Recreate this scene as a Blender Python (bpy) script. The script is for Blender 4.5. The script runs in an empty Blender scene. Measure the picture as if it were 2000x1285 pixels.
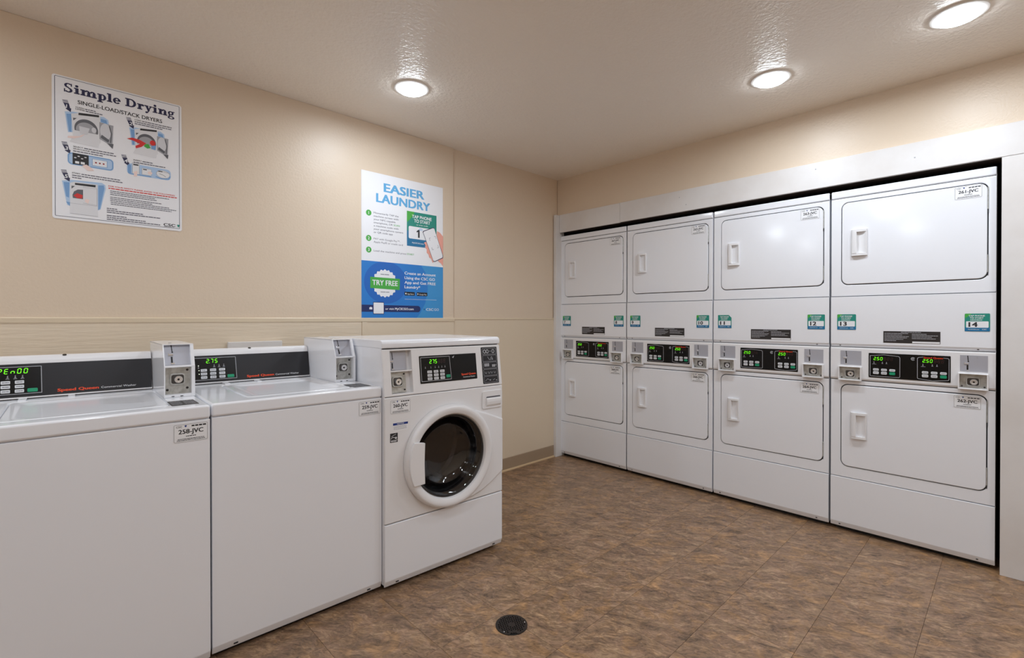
import bpy, bmesh, math, random
from mathutils import Vector
random.seed(7)
S = bpy.context.scene
C = S.collection

# ------------------------------------------------------------------ camera, world, exposure
CAMZ, CAMY = 1.218, -2.807
cd = bpy.data.cameras.new('camera')
cd.sensor_width = 36.0
cd.lens = 937.6 * 36.0 / 2000.0
cd.shift_y = -14.27 / 2000.0
cd.clip_start = 0.05
cam = bpy.data.objects.new('camera', cd)
cam.location = (0, CAMY, CAMZ)
cam.rotation_euler = (math.radians(90 - 0.307), 0, math.radians(46.2146 - 90))
C.objects.link(cam)
S.camera = cam
w = bpy.data.worlds.new('world')
S.world = w
w.use_nodes = True
w.node_tree.nodes['Background'].inputs[0].default_value = (0.8, 0.8, 0.8, 1)
w.node_tree.nodes['Background'].inputs[1].default_value = 0.02
S.view_settings.view_transform = 'Standard'
S.view_settings.look = 'None'
S.view_settings.gamma = 1.0
S.view_settings.exposure = 0.0
S.view_settings.use_curve_mapping = False
S.cycles.diffuse_bounces = 8
S.cycles.max_bounces = 16
LAMP = 32.0          # radiance of the round ceiling diffusers
LAMP_W = 6.2         # power of the downlight in each of them
LAMP_COL = (0.88, 0.97, 1.065)

# ------------------------------------------------------------------ materials
def lin(c):
    return tuple((x / 255 / 12.92) if x / 255 <= 0.04045 else ((x / 255 + 0.055) / 1.055) ** 2.4 for x in c[:3]) + (1.0,)

M = {}
def mat(name, rgb, rough=0.5, metal=0.0, spec=0.5, coat=0.0, emit=None, estr=0.0):
    m = bpy.data.materials.new(name)
    m.use_nodes = True
    b = m.node_tree.nodes['Principled BSDF']
    b.inputs['Base Color'].default_value = lin(rgb)
    b.inputs['Roughness'].default_value = rough
    b.inputs['Metallic'].default_value = metal
    b.inputs['Specular IOR Level'].default_value = spec
    b.inputs['Coat Weight'].default_value = coat
    b.inputs['Coat Roughness'].default_value = 0.12
    if emit:
        b.inputs['Emission Color'].default_value = lin(emit)
        b.inputs['Emission Strength'].default_value = estr
    M[name] = m
    return m

def nodes(m):
    t = m.node_tree
    return t, t.nodes, t.links, t.nodes['Principled BSDF']

def noise(n, l, vec, scale, detail=4.0, rough=0.55, dist=0.0):
    x = n.new('ShaderNodeTexNoise')
    x.inputs['Scale'].default_value = scale
    x.inputs['Detail'].default_value = detail
    x.inputs['Roughness'].default_value = rough
    x.inputs['Distortion'].default_value = dist
    if vec is not None:
        l.new(vec, x.inputs['Vector'])
    return x

def bumped(m, scale, strength, dist=0.002, stretch=(1, 1, 1), detail=3.0):
    t, n, l, b = nodes(m)
    tc = n.new('ShaderNodeTexCoord')
    mp = n.new('ShaderNodeMapping')
    mp.inputs['Scale'].default_value = stretch
    l.new(tc.outputs['Object'], mp.inputs['Vector'])
    x = noise(n, l, mp.outputs['Vector'], scale, detail)
    bp = n.new('ShaderNodeBump')
    bp.inputs['Strength'].default_value = strength
    bp.inputs['Distance'].default_value = dist
    l.new(x.outputs['Fac'], bp.inputs['Height'])
    l.new(bp.outputs['Normal'], b.inputs['Normal'])
    return mp

def tinted(m, rgb2, scale, lo=0.4, hi=0.65, stretch=(1, 1, 1)):
    t, n, l, b = nodes(m)
    tc = n.new('ShaderNodeTexCoord')
    mp = n.new('ShaderNodeMapping')
    mp.inputs['Scale'].default_value = stretch
    l.new(tc.outputs['Object'], mp.inputs['Vector'])
    x = noise(n, l, mp.outputs['Vector'], scale, 5)
    r = n.new('ShaderNodeValToRGB')
    r.color_ramp.elements[0].position = lo
    r.color_ramp.elements[1].position = hi
    r.color_ramp.elements[0].color = b.inputs['Base Color'].default_value
    r.color_ramp.elements[1].color = lin(rgb2)
    l.new(x.outputs['Fac'], r.inputs['Fac'])
    l.new(r.outputs['Color'], b.inputs['Base Color'])

bumped(mat('wall_paint', (221, 203, 181), 0.40), 85, 0.30, 0.004)
bumped(mat('wainscot_paint', (225, 210, 188), 0.42), 55, 0.45, 0.004, (0.12, 1, 1.6))
bumped(mat('wainscot_smooth', (222, 206, 182), 0.42), 60, 0.12, 0.003)
mat('rail_paint', (226, 210, 184), 0.38)
bumped(mat('ceiling_paint', (241, 233, 222), 0.28), 60, 0.75, 0.006)
tinted(mat('board_white', (225, 223, 222), 0.42), (217, 213, 210), 3.0)
bumped(M['board_white'], 40, 0.05, 0.002)
bumped(mat('enamel', (236, 238, 243), 0.13, spec=0.5), 24, 0.02, 0.002)
mat('enamel_plastic', (232, 232, 234), 0.34)
mat('core_grey', (120, 120, 122), 0.6)  # grey behind the seams of white parts, standing in for their shade
mat('gap_dark', (50, 50, 54), 0.6)  # dark grey; behind the dryer doors it paints in the shade of the gap
tinted(mat('niche_wood', (58, 42, 30), 0.8), (42, 31, 23), 8)
mat('base_vinyl', (162, 141, 117), 0.42)
mat('base_bead', (205, 178, 140), 0.5)
tinted(mat('steel', (196, 197, 194), 0.36, 0.6), (168, 167, 162), 45)
mat('steel_bright', (232, 232, 234), 0.18, 0.75)
mat('steel_dark', (92, 90, 90), 0.35, 0.8)
mat('plate_grey', (176, 177, 186), 0.38, 0.25)
mat('black', (14, 14, 15), 0.35)
mat('black_glass', (10, 10, 11), 0.25, spec=0.3)
mat('console_black', (38, 38, 42), 0.32, spec=0.35)
mat('rubber', (22, 22, 24), 0.5)
mat('dark_iron', (52, 46, 44), 0.45, 0.5)
mat('pit', (8, 7, 6), 0.9)
mat('paper', (236, 237, 240), 0.4)
mat('sign_white', (240, 241, 245), 0.32)
mat('ink', (40, 40, 44), 0.5)
mat('ink_grey', (110, 110, 122), 0.5)
mat('ink_pale', (160, 162, 172), 0.5)
mat('navy', (34, 34, 74), 0.4)
mat('navy_blue', (14, 38, 100), 0.35)
mat('sky_blue', (96, 172, 222), 0.35)
mat('pale_blue', (178, 206, 238), 0.4)
mat('mid_blue', (120, 164, 214), 0.4)
mat('poster_blue', (30, 124, 206), 0.35)
mat('poster_blue_deep', (16, 100, 190), 0.35)
mat('poster_blue_light', (56, 148, 212), 0.35)
mat('green', (70, 172, 66), 0.4)
mat('teal', (26, 140, 124), 0.4)
mat('teal_blue', (14, 112, 160), 0.4)
mat('button_green', (16, 150, 108), 0.4)
mat('button_white', (215, 218, 222), 0.4)
mat('print_white', (238, 240, 244), 0.4)
mat('print_silver', (176, 178, 184), 0.35)
mat('red', (214, 44, 40), 0.4)
mat('logo_red', (232, 74, 34), 0.4)
mat('led_off', (52, 22, 20), 0.4)
mat('skin', (238, 168, 152), 0.5)
mat('skin_pale', (246, 222, 216), 0.5)
mat('machine_grey', (226, 227, 231), 0.4)
mat('grey_light', (214, 215, 220), 0.4)
mat('grey_mid', (165, 166, 172), 0.4)
mat('grey_dark', (95, 96, 102), 0.4)
mat('sticker_blue', (20, 52, 130), 0.4)
mat('label_black', (42, 38, 38), 0.4)
mat('led_green', (40, 90, 10), 0.4, emit=(110, 240, 20), estr=1.5)
mat('led_white', (230, 235, 220), 0.4, emit=(240, 255, 220), estr=1.2)
mat('lamp_trim', (240, 238, 234), 0.35)
mat('drum_steel', (120, 108, 104), 0.32, 0.7)
mat('laundry', (92, 62, 58), 0.8)
m = bpy.data.materials.new('lamp_diffuser')
m.use_nodes = True
b = m.node_tree.nodes['Principled BSDF']
b.inputs['Base Color'].default_value = (0.9, 0.9, 0.9, 1)
b.inputs['Emission Color'].default_value = LAMP_COL + (1,)
b.inputs['Emission Strength'].default_value = LAMP
M['lamp_diffuser'] = m
# door glass: thin dark glass, clear enough to see the drum through
m = bpy.data.materials.new('door_glass')
m.use_nodes = True
t, n, l, b = nodes(m)
gl = n.new('ShaderNodeBsdfGlossy'); gl.inputs['Roughness'].default_value = 0.04
tr = n.new('ShaderNodeBsdfTransparent'); tr.inputs['Color'].default_value = (0.50, 0.50, 0.52, 1)
mx = n.new('ShaderNodeMixShader')
mx.inputs[0].default_value = 0.08
l.new(tr.outputs[0], mx.inputs[1]); l.new(gl.outputs[0], mx.inputs[2])
l.new(mx.outputs[0], n['Material Output'].inputs['Surface'])
M['door_glass'] = m

# slate look vinyl tile: streaky browns, each tile with its own patch of the pattern
def slate():
    m = mat('slate_tile', (120, 96, 78), 0.36)
    t, n, l, b = nodes(m)
    tc = n.new('ShaderNodeTexCoord')
    oi = n.new('ShaderNodeObjectInfo')
    mul = n.new('ShaderNodeMath'); mul.operation = 'MULTIPLY'; mul.inputs[1].default_value = 37.0
    l.new(oi.outputs['Random'], mul.inputs[0])
    cmb = n.new('ShaderNodeCombineXYZ')
    l.new(mul.outputs[0], cmb.inputs[0]); l.new(mul.outputs[0], cmb.inputs[2])
    add = n.new('ShaderNodeVectorMath'); add.operation = 'ADD'
    l.new(tc.outputs['Object'], add.inputs[0]); l.new(cmb.outputs[0], add.inputs[1])
    wob = noise(n, l, add.outputs[0], 5.0, 3)
    wv = n.new('ShaderNodeVectorMath'); wv.operation = 'SCALE'; wv.inputs['Scale'].default_value = 0.09
    l.new(wob.outputs['Color'], wv.inputs[0])
    ad2 = n.new('ShaderNodeVectorMath'); ad2.operation = 'ADD'
    l.new(add.outputs[0], ad2.inputs[0]); l.new(wv.outputs[0], ad2.inputs[1])
    rot = n.new('ShaderNodeMapping')
    rot.inputs['Rotation'].default_value = (0, 0, math.radians(56))
    l.new(ad2.outputs[0], rot.inputs['Vector'])
    mp = n.new('ShaderNodeMapping')
    mp.inputs['Scale'].default_value = (1.0, 2.2, 1.0)
    l.new(rot.outputs[0], mp.inputs['Vector'])
    streak = noise(n, l, mp.outputs[0], 9.0, 12, 0.72, 0.6)
    fine = noise(n, l, mp.outputs[0], 40.0, 6, 0.65, 0.8)
    patch = noise(n, l, ad2.outputs[0], 8.0, 5, 0.60, 0.8)
    hue = noise(n, l, ad2.outputs[0], 8.0, 7, 0.62, 0.8)
    mixs = n.new('ShaderNodeMath'); mixs.operation = 'MULTIPLY_ADD'; mixs.inputs[1].default_value = 0.68
    sub = n.new('ShaderNodeMath'); sub.operation = 'SUBTRACT'; sub.inputs[1].default_value = 0.5
    l.new(fine.outputs['Fac'], sub.inputs[0]); l.new(sub.outputs[0], mixs.inputs[0]); l.new(streak.outputs['Fac'], mixs.inputs[2])
    r1 = n.new('ShaderNodeValToRGB')
    e = r1.color_ramp.elements
    e[0].position = 0.24; e[0].color = lin((66, 50, 38))
    e[1].position = 0.76; e[1].color = lin((196, 162, 126))
    k = e.new(0.40); k.color = lin((118, 92, 69))
    k = e.new(0.54); k.color = lin((148, 117, 88))
    l.new(mixs.outputs[0], r1.inputs['Fac'])
    r2 = n.new('ShaderNodeValToRGB')
    e = r2.color_ramp.elements
    e[0].position = 0.34; e[0].color = lin((112, 110, 92))
    e[1].position = 0.70; e[1].color = lin((172, 132, 92))
    k = e.new(0.43); k.color = lin((130, 118, 102))
    k = e.new(0.51); k.color = lin((142, 114, 98))
    k = e.new(0.57); k.color = lin((148, 116, 84))
    l.new(hue.outputs['Fac'], r2.inputs['Fac'])
    r3 = n.new('ShaderNodeValToRGB')
    r3.color_ramp.elements[0].position = 0.38; r3.color_ramp.elements[1].position = 0.66
    l.new(patch.outputs['Fac'], r3.inputs['Fac'])
    sc = n.new('ShaderNodeMath'); sc.operation = 'MULTIPLY'; sc.inputs[1].default_value = 0.85
    l.new(r3.outputs['Color'], sc.inputs[0])
    shade = n.new('ShaderNodeMix'); shade.data_type = 'RGBA'; shade.blend_type = 'OVERLAY'; shade.inputs[0].default_value = 0.75
    gr = n.new('ShaderNodeValToRGB')
    gr.color_ramp.elements[0].position = 0.26; gr.color_ramp.elements[0].color = (0.06, 0.06, 0.06, 1)
    gr.color_ramp.elements[1].position = 0.75; gr.color_ramp.elements[1].color = (0.85, 0.85, 0.85, 1)
    l.new(mixs.outputs[0], gr.inputs['Fac'])
    l.new(r2.outputs['Color'], shade.inputs[6]); l.new(gr.outputs['Color'], shade.inputs[7])
    mixn = n.new('ShaderNodeMix'); mixn.data_type = 'RGBA'
    l.new(sc.outputs[0], mixn.inputs[0]); l.new(r1.outputs['Color'], mixn.inputs[6]); l.new(shade.outputs[2], mixn.inputs[7])
    l.new(mixn.outputs[2], b.inputs['Base Color'])
    bp = n.new('ShaderNodeBump'); bp.inputs['Strength'].default_value = 0.18; bp.inputs['Distance'].default_value = 0.002
    l.new(streak.outputs['Fac'], bp.inputs['Height']); l.new(bp.outputs['Normal'], b.inputs['Normal'])
slate()
mat('tile_joint', (92, 74, 60), 0.8)

# ------------------------------------------------------------------ mesh helpers
def finish(me, smooth=35):
    if smooth:
        for p in me.polygons:
            p.use_smooth = True
        me.set_sharp_from_angle(angle=math.radians(smooth))
        me['weighted'] = 1
    return me

def bm2me(bm, name='m', smooth=35):
    bmesh.ops.recalc_face_normals(bm, faces=bm.faces)
    me = bpy.data.meshes.new(name)
    bm.to_mesh(me); bm.free()
    return finish(me, smooth)

def ob(name, me, material, parent=None, loc=None):
    if not me.materials:
        me.materials.append(M[material])
    o = bpy.data.objects.new(name, me)
    if me.get('weighted'):
        wn = o.modifiers.new('weighted_normal', 'WEIGHTED_NORMAL')   # keeps flat faces flat beside their bevels
        wn.keep_sharp = True
    if parent is not None:
        o.parent = parent
    if loc:
        o.location = loc
    C.objects.link(o)
    return o

def thing(name, label, cat, loc=(0, 0, 0), rz=0.0, group=None):
    o = bpy.data.objects.new(name, None)
    o.empty_display_size = 0.1
    o.location = loc
    o.rotation_euler = (0, 0, rz)
    o['label'] = label
    o['category'] = cat
    if group:
        o['group'] = group
    C.objects.link(o)
    return o

def add_box(bm, x0, x1, y0, y1, z0, z1, bev=0.0, seg=2):
    r = bmesh.ops.create_cube(bm, size=1.0)
    vs = r['verts']
    for v in vs:
        v.co = Vector(((x0 + x1) / 2 + v.co.x * (x1 - x0), (y0 + y1) / 2 + v.co.y * (y1 - y0), (z0 + z1) / 2 + v.co.z * (z1 - z0)))
    if bev > 0:
        es = list({e for v in vs for e in v.link_edges})
        bmesh.ops.bevel(bm, geom=es, offset=bev, segments=seg, profile=0.5, affect='EDGES')

def box(x0, x1, y0, y1, z0, z1, bev=0.0, seg=2):
    bm = bmesh.new()
    add_box(bm, x0, x1, y0, y1, z0, z1, bev, seg)
    return bm2me(bm, smooth=35 if bev else 0)

def add_prof(bm, prof, x0, x1, bev=0.0, seg=2):
    """profile of (y, z) points carried along x"""
    a = [bm.verts.new((x0, y, z)) for y, z in prof]
    b = [bm.verts.new((x1, y, z)) for y, z in prof]
    fs = [bm.faces.new(a), bm.faces.new(b[::-1])]
    k = len(prof)
    for i in range(k):
        fs.append(bm.faces.new((a[i], b[i], b[(i + 1) % k], a[(i + 1) % k])))
    if bev:
        es = list({e for f in fs for e in f.edges})
        bmesh.ops.bevel(bm, geom=es, offset=bev, segments=seg, profile=0.5, affect='EDGES')

def prof(p, x0, x1, bev=0.0, seg=2):
    bm = bmesh.new()
    add_prof(bm, p, x0, x1, bev, seg)
    return bm2me(bm, smooth=35 if bev else 0)

def rrect(x0, y0, x1, y1, r, n=6):
    pts = []
    for cx, cy, a0 in ((x1 - r, y0 + r, -90), (x1 - r, y1 - r, 0), (x0 + r, y1 - r, 90), (x0 + r, y0 + r, 180)):
        for i in range(n + 1):
            a = math.radians(a0 + 90 * i / n)
            pts.append((cx + r * math.cos(a), cy + r * math.sin(a)))
    return pts

def circle(cx, cy, r, n=32, ry=None):
    ry = r if ry is None else ry
    return [(cx + r * math.cos(2 * math.pi * i / n), cy + ry * math.sin(2 * math.pi * i / n)) for i in range(n)]

def plate(loops, t, bev=0.0, res=2):
    """flat plate with holes from 2-D loops: points (u, v, w) with the front at w = t"""
    c = bpy.data.curves.new('c', 'CURVE')
    c.dimensions = '2D'
    c.fill_mode = 'BOTH'
    c.extrude = max(t / 2 - bev, 0.0)
    c.bevel_depth = bev
    c.bevel_resolution = res
    c.offset = -bev
    for lp in loops:
        s = c.splines.new('POLY')
        s.points.add(len(lp) - 1)
        for p, q in zip(s.points, lp):
            p.co = (q[0], q[1], 0, 1)
        s.use_cyclic_u = True
    o = bpy.data.objects.new('c', c)
    me = bpy.data.meshes.new_from_object(o)
    vs = [(v.co.x, v.co.y, v.co.z + t / 2) for v in me.vertices]
    fs = [tuple(p.vertices) for p in me.polygons]
    bpy.data.meshes.remove(me); bpy.data.objects.remove(o); bpy.data.curves.remove(c)
    return vs, fs

# frames: functions (u, v, w) -> local point; w points out of the surface
def face(x0, y0, z0):
    return lambda u, v, w=0.0: (x0 + u, y0 - w, z0 + v)
def top(x0, y0, z0):
    return lambda u, v, w=0.0: (x0 + u, y0 + v, z0 + w)
def lean(x0, y0, z0, ang):
    s, c = math.sin(ang), math.cos(ang)
    return lambda u, v, w=0.0: (x0 + u, y0 + v * s - w * c, z0 + v * c + w * s)

def put(vf, F, smooth=35):
    bm = bmesh.new()
    vs = [bm.verts.new(F(*p)) for p in vf[0]]
    for f in vf[1]:
        try:
            bm.faces.new([vs[i] for i in f])
        except ValueError:
            pass
    bmesh.ops.remove_doubles(bm, verts=bm.verts, dist=1e-6)
    return bm2me(bm, smooth=smooth)

def plate_ob(name, loops, t, bev, F, material, parent, w0=0.0, res=2):
    vs, fs = plate(loops, t, bev, res)
    vs = [(a, b_, c + w0) for a, b_, c in vs]
    return ob(name, put((vs, fs), F), material, parent)

def lathe(prof_, n, F, cu, cv, close=False):
    """profile of (radius, w) turned about the normal through (cu, cv)"""
    vs, fs = [], []
    for r, w_ in prof_:
        for i in range(n):
            a = 2 * math.pi * i / n
            vs.append((cu + r * math.cos(a), cv + r * math.sin(a), w_))
    for j in range(len(prof_) - 1):
        for i in range(n):
            k = (i + 1) % n
            fs.append((j * n + i, j * n + k, (j + 1) * n + k, (j + 1) * n + i))
    if close:
        fs.append(tuple(range((len(prof_) - 1) * n, len(prof_) * n)))
    return put((vs, fs), F, 40)

_txt = {}
def glyphs(s, bold, italic=0.0):
    k = (s, bold, italic)
    if k not in _txt:
        c = bpy.data.curves.new('t', 'FONT')
        c.body = s
        c.size = 1.0
        c.offset = bold
        c.shear = italic
        c.resolution_u = 3
        o = bpy.data.objects.new('t', c)
        me = bpy.data.meshes.new_from_object(o)
        vs = [(v.co.x, v.co.y) for v in me.vertices]
        fs = [tuple(p.vertices) for p in me.polygons]
        bpy.data.meshes.remove(me); bpy.data.objects.remove(o); bpy.data.curves.remove(c)
        _txt[k] = (vs, fs)
    return _txt[k]

SEG = {'0': 'abcdef', '1': 'bc', '2': 'abged', '5': 'afgcd', '7': 'abc', 'P': 'abefg', 'E': 'adefg', 'n': 'ceg', 'O': 'abcdef', '8': 'abcdefg'}
SEGP = {'a': ((0.1, 0.96), (0.52, 0.96)), 'd': ((0.1, 0.04), (0.52, 0.04)), 'g': ((0.1, 0.5), (0.52, 0.5)),
        'f': ((0.06, 0.55), (0.06, 0.92)), 'e': ((0.06, 0.08), (0.06, 0.45)), 'b': ((0.56, 0.55), (0.56, 0.92)), 'c': ((0.56, 0.08), (0.56, 0.45))}

class Print:
    """flat print on a surface, one mesh for each build()"""
    def __init__(s):
        s.v, s.f, s.n = [], [], 0
    def lift(s, w):
        s.n += 1              # overlapping strokes lie a hair above each other
        return w + (s.n % 25) * 4e-6
    def poly(s, pts, w=0.0004):
        a = sum(p[0] * q[1] - q[0] * p[1] for p, q in zip(pts, pts[1:] + pts[:1]))
        if a < 0:
            pts = pts[::-1]
        i = len(s.v)
        w = s.lift(w)
        s.v += [(p[0], p[1], w) for p in pts]
        s.f.append(tuple(range(i, i + len(pts))))
        return s
    def rect(s, a, b_, c, d, w=0.0004):
        return s.poly([(a, b_), (c, b_), (c, d), (a, d)], w)
    def line(s, p, q, t, w=0.0004):
        dx, dy = q[0] - p[0], q[1] - p[1]
        L = math.hypot(dx, dy) or 1
        nx, ny = -dy / L * t / 2, dx / L * t / 2
        return s.poly([(p[0] + nx, p[1] + ny), (p[0] - nx, p[1] - ny), (q[0] - nx, q[1] - ny), (q[0] + nx, q[1] + ny)], w)
    def path(s, pts, t, closed=False, w=0.0004):
        for p, q in zip(pts, pts[1:] + (pts[:1] if closed else [])):
            s.line(p, q, t, w)
        for p in pts:
            s.poly(circle(p[0], p[1], t / 2, 8), w)
        return s
    def ring(s, cx, cy, rx, ry, tx, ty, a0=0, a1=360, n=28, w=0.0004):
        for i in range(n):
            a, b_ = math.radians(a0 + (a1 - a0) * i / n), math.radians(a0 + (a1 - a0) * (i + 1) / n)
            s.poly([(cx + rx * math.cos(a), cy + ry * math.sin(a)), (cx + rx * math.cos(b_), cy + ry * math.sin(b_)),
                    (cx + (rx - tx) * math.cos(b_), cy + (ry - ty) * math.sin(b_)), (cx + (rx - tx) * math.cos(a), cy + (ry - ty) * math.sin(a))], w)
        return s
    def text(s, t, u, v, h, width=None, bold=0.0, italic=0.0, align='L', w=0.0004, rot=0.0):
        vs, fs = glyphs(t, 0.0, italic)
        x0, x1 = min(p[0] for p in vs), max(p[0] for p in vs)
        k = h / 0.70
        e = bold * 0.8
        kx = width / (x1 - x0 + 2 * e) if width else k
        off = {'L': 0, 'C': -0.5, 'R': -1}[align] * (x1 - x0 + 2 * e) * kx
        cr, sr = math.cos(rot), math.sin(rot)
        for dx, dy in (((0, 0), (-e, -e * 0.5), (e, -e * 0.5), (-e, e * 0.5), (e, e * 0.5)) if bold > 0.004 else ((0, 0),)):
            i = len(s.v)
            wi = s.lift(w)
            for p in vs:
                a, b_ = (p[0] + dx + e - x0) * kx + off, (p[1] + dy) * k
                s.v.append((u + a * cr - b_ * sr, v + a * sr + b_ * cr, wi))
            s.f += [tuple(i + j for j in f) for f in fs]
        return s
    def greek(s, u0, u1, v, h, w=0.0004, word=3.2, seed=1):
        """a line of print too small to read: word-length dashes"""
        r = random.Random(seed * 7919 + int(v * 1e5))
        u = u0
        while u < u1 - h:
            L = min(h * r.uniform(word * 0.5, word * 1.6), u1 - u)
            s.rect(u, v, u + L, v + h, w)
            u += L + h * 0.40
        return s
    def seg7(s, t, u, v, h, pitch, w=0.0006):
        for ch in t:
            if ch == '.':
                s.rect(u - pitch * 0.28, v, u - pitch * 0.28 + h * 0.12, v + h * 0.12, w)
                continue
            if ch != ' ':
                for q in SEG[ch]:
                    (a, b_), (c, d) = SEGP[q]
                    sh = lambda x, y: (u + (x * 1.0 + 0.12 * y) * h * 0.95, v + y * h)
                    s.line(sh(a, b_), sh(c, d), h * 0.125, w)
            u += pitch
        return s
    def build(s, name, material, parent, F):
        o = ob(name, put((s.v, s.f), F, 0), material, parent)
        if name in ('small_print', 'button_print', 'pictograms', 'frame_lines', 'indicator_lights'):
            o['kind'] = 'stuff'
        return o

def structure(o):
    o['kind'] = 'structure'
    return o

# ------------------------------------------------------------------ the room
HC = 2.456
XB, YB = -3.05, -4.40            # end wall and back wall, out of view
XL = 3.25                        # face of the white boards framing the dryers
floor = structure(ob('floor', box(XB, 4.25, YB, 0.10, -0.10, -0.0022), 'tile_joint'))
TP = 0.3055
tile_me = box(-TP / 2 + 0.0005, TP / 2 - 0.0005, -TP / 2 + 0.0005, TP / 2 - 0.0005, -0.003, 0.0, 0.0005, 1)
GX, GY = 1.035, -1.343
for i in range(-14, 8):
    for j in range(-10, 5):
        x0, y0 = GX + i * TP, GY + j * TP
        cx, cy = x0 + TP / 2, y0 + TP / 2
        if cx < -1.9 or cx > 3.5 or cy < -4.2 or cy > 0.05:
            continue
        t = ob('tile', tile_me, 'slate_tile', floor, (cx, cy, 0))
        t.rotation_euler = (0, 0, random.choice((0, 0, math.pi)))

ceil_me = box(XB, XL + 0.15, YB, 0.12, HC, HC + 0.1)
structure(ob('ceiling', ceil_me, 'ceiling_paint'))
wl = structure(ob('wall_left', box(XB, 2.104, 0.0, 0.12, 0.0, HC, 0.003, 2), 'wall_paint'))
ob('recessed_wall_section', box(2.104, 4.25, 0.016, 0.12, 0.0, HC), 'wall_paint', wl)
ob('wainscot_panel', box(XB, 1.390, -0.004, 0.0, 0.0, 1.203), 'wainscot_paint', wl)
ob('wainscot_panel', box(1.394, 2.104, -0.003, 0.0, 0.0, 1.203), 'wainscot_smooth', wl)
ob('wainscot_panel', box(2.104, 3.30, 0.008, 0.012, 0.0, 1.222), 'wainscot_smooth', wl)
ob('batten', box(1.3935, 1.428, -0.0055, -0.003, 0.0, 1.203, 0.001, 1), 'wainscot_smooth', wl)
structure(ob('trim_1', prof([(0.0, 1.203), (-0.007, 1.203), (-0.009, 1.222), (-0.006, 1.226), (0.0, 1.226)], XB, 2.106), 'rail_paint'))
structure(ob('trim_2', prof([(0.012, 1.216), (0.004, 1.216), (0.003, 1.222), (0.006, 1.226), (0.012, 1.226)], 2.106, 3.23), 'rail_paint'))
bl = structure(ob('baseboard_left', prof([(0.008, 0.0), (-0.002, 0.0), (0.002, 0.012), (0.003, 0.100), (0.005, 0.103), (0.008, 0.103)], 1.70, 3.205), 'base_vinyl'))
ob('bead', prof([(0.006, 0.0), (-0.008, 0.0), (-0.007, 0.008), (-0.001, 0.0125), (0.006, 0.0125)], 1.70, 3.205), 'base_bead', bl)
structure(ob('wall_back', box(XB, XL + 0.15, YB - 0.1, YB, 0.0, HC), 'wall_paint'))
structure(ob('wall_end', box(XB - 0.1, XB, YB, 0.12, 0.0, HC), 'wall_paint'))
wr = structure(ob('wall_right', box(3.266, 3.38, YB, 0.012, 2.012, HC), 'wall_paint'))
ob('wall_pier', box(3.266, 3.38, YB, -2.785, 0.0, 2.012), 'wall_paint', wr)
ob('niche_header', box(3.266, 3.38, -2.785, -0.02, 1.9880, 2.012), 'niche_wood', wr)
ob('niche_back', box(4.15, 4.25, -2.9, 0.012, 0.0, 2.2), 'niche_wood', wr)
ob('niche_top', box(3.38, 4.15, -2.9, 0.012, 2.10, 2.2), 'niche_wood', wr)
ob('niche_side', box(3.38, 4.15, -2.9, -2.80, 0.0, 2.1), 'niche_wood', wr)
ob('niche_side', box(3.32, 4.15, -0.006, 0.012, 0.0, 2.1), 'niche_wood', wr)
# white boards round the dryers
tr3 = structure(ob('trim_3', box(XL, 3.266, YB, -0.650, 1.986, 2.139, 0.0015, 1), 'board_white'))
structure(ob('trim_4', box(XL + 0.001, 3.266, -0.6485, -0.022, 1.983, 2.139, 0.0015, 1), 'board_white'))
structure(ob('trim_5', box(XL, 3.266, YB, -2.768, 0.0, 1.9845, 0.0015, 1), 'board_white'))
structure(ob('trim_6', box(3.208, 3.318, -0.021, 0.008, 0.0, 2.137, 0.0015, 1), 'board_white'))
for y, z in ((-1.15, 2.09), (-1.2, 2.03), (-2.0, 2.1), (-2.45, 2.06)):
    ob('nail_hole', box(XL - 0.0006, XL + 0.001, y - 0.003, y + 0.003, z - 0.003, z + 0.003), 'grey_mid', tr3)

# ------------------------------------------------------------------ ceiling lights
def lamp(x, y, label, group=None):
    t = thing('ceiling_light', label, 'light', (x, y, HC), 0, group)
    F = lambda u, v, w_=0.0: (u, v, -w_)
    ob('trim_ring', lathe([(0.093, -0.002), (0.0935, 0.003), (0.091, 0.0065), (0.082, 0.0085), (0.0715, 0.0095), (0.068, 0.007)], 48, F, 0, 0), 'lamp_trim', t)
    ob('diffuser', lathe([(0.070, 0.006), (0.0700, 0.013), (0.066, 0.018), (0.056, 0.0225), (0.035, 0.0255), (0.012, 0.0265)], 48, F, 0, 0, True), 'lamp_diffuser', t)
    ld = bpy.data.lights.new('downlight', 'AREA')
    ld.shape = 'DISK'
    ld.size = 0.128
    ld.spread = math.radians(178)
    ld.energy = LAMP_W
    ld.color = LAMP_COL
    lo = bpy.data.objects.new('downlight', ld)
    lo.location = (0, 0, -0.0275)
    lo.parent = t
    C.objects.link(lo)
lamp(1.396, -0.573, 'round white ceiling light above the front-loading washer', 'round ceiling lights')
lamp(2.675, -1.940, 'round white ceiling light in front of the third dryer stack', 'round ceiling lights')
lamp(2.660, -2.650, 'round white ceiling light at the upper right, nearest the camera', 'round ceiling lights')
lamp(0.10, -1.88, 'round white ceiling light just overhead, out of view above the camera', 'round ceiling lights')
for x, y in ((-0.80, -0.50), (-2.28, -0.50), (-1.74, -1.88)):
    lamp(x, y, 'round white ceiling light out of view beyond the left edge', 'round ceiling lights')
for x, y in ((0.10, -3.50), (1.40, -3.50), (2.66, -3.50), (-1.74, -3.50)):  # unseen back row of lamps, added to raise the ambient light
    lamp(x, y, 'round white ceiling light added out of view behind the camera for ambient light', 'round ceiling lights')

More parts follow.
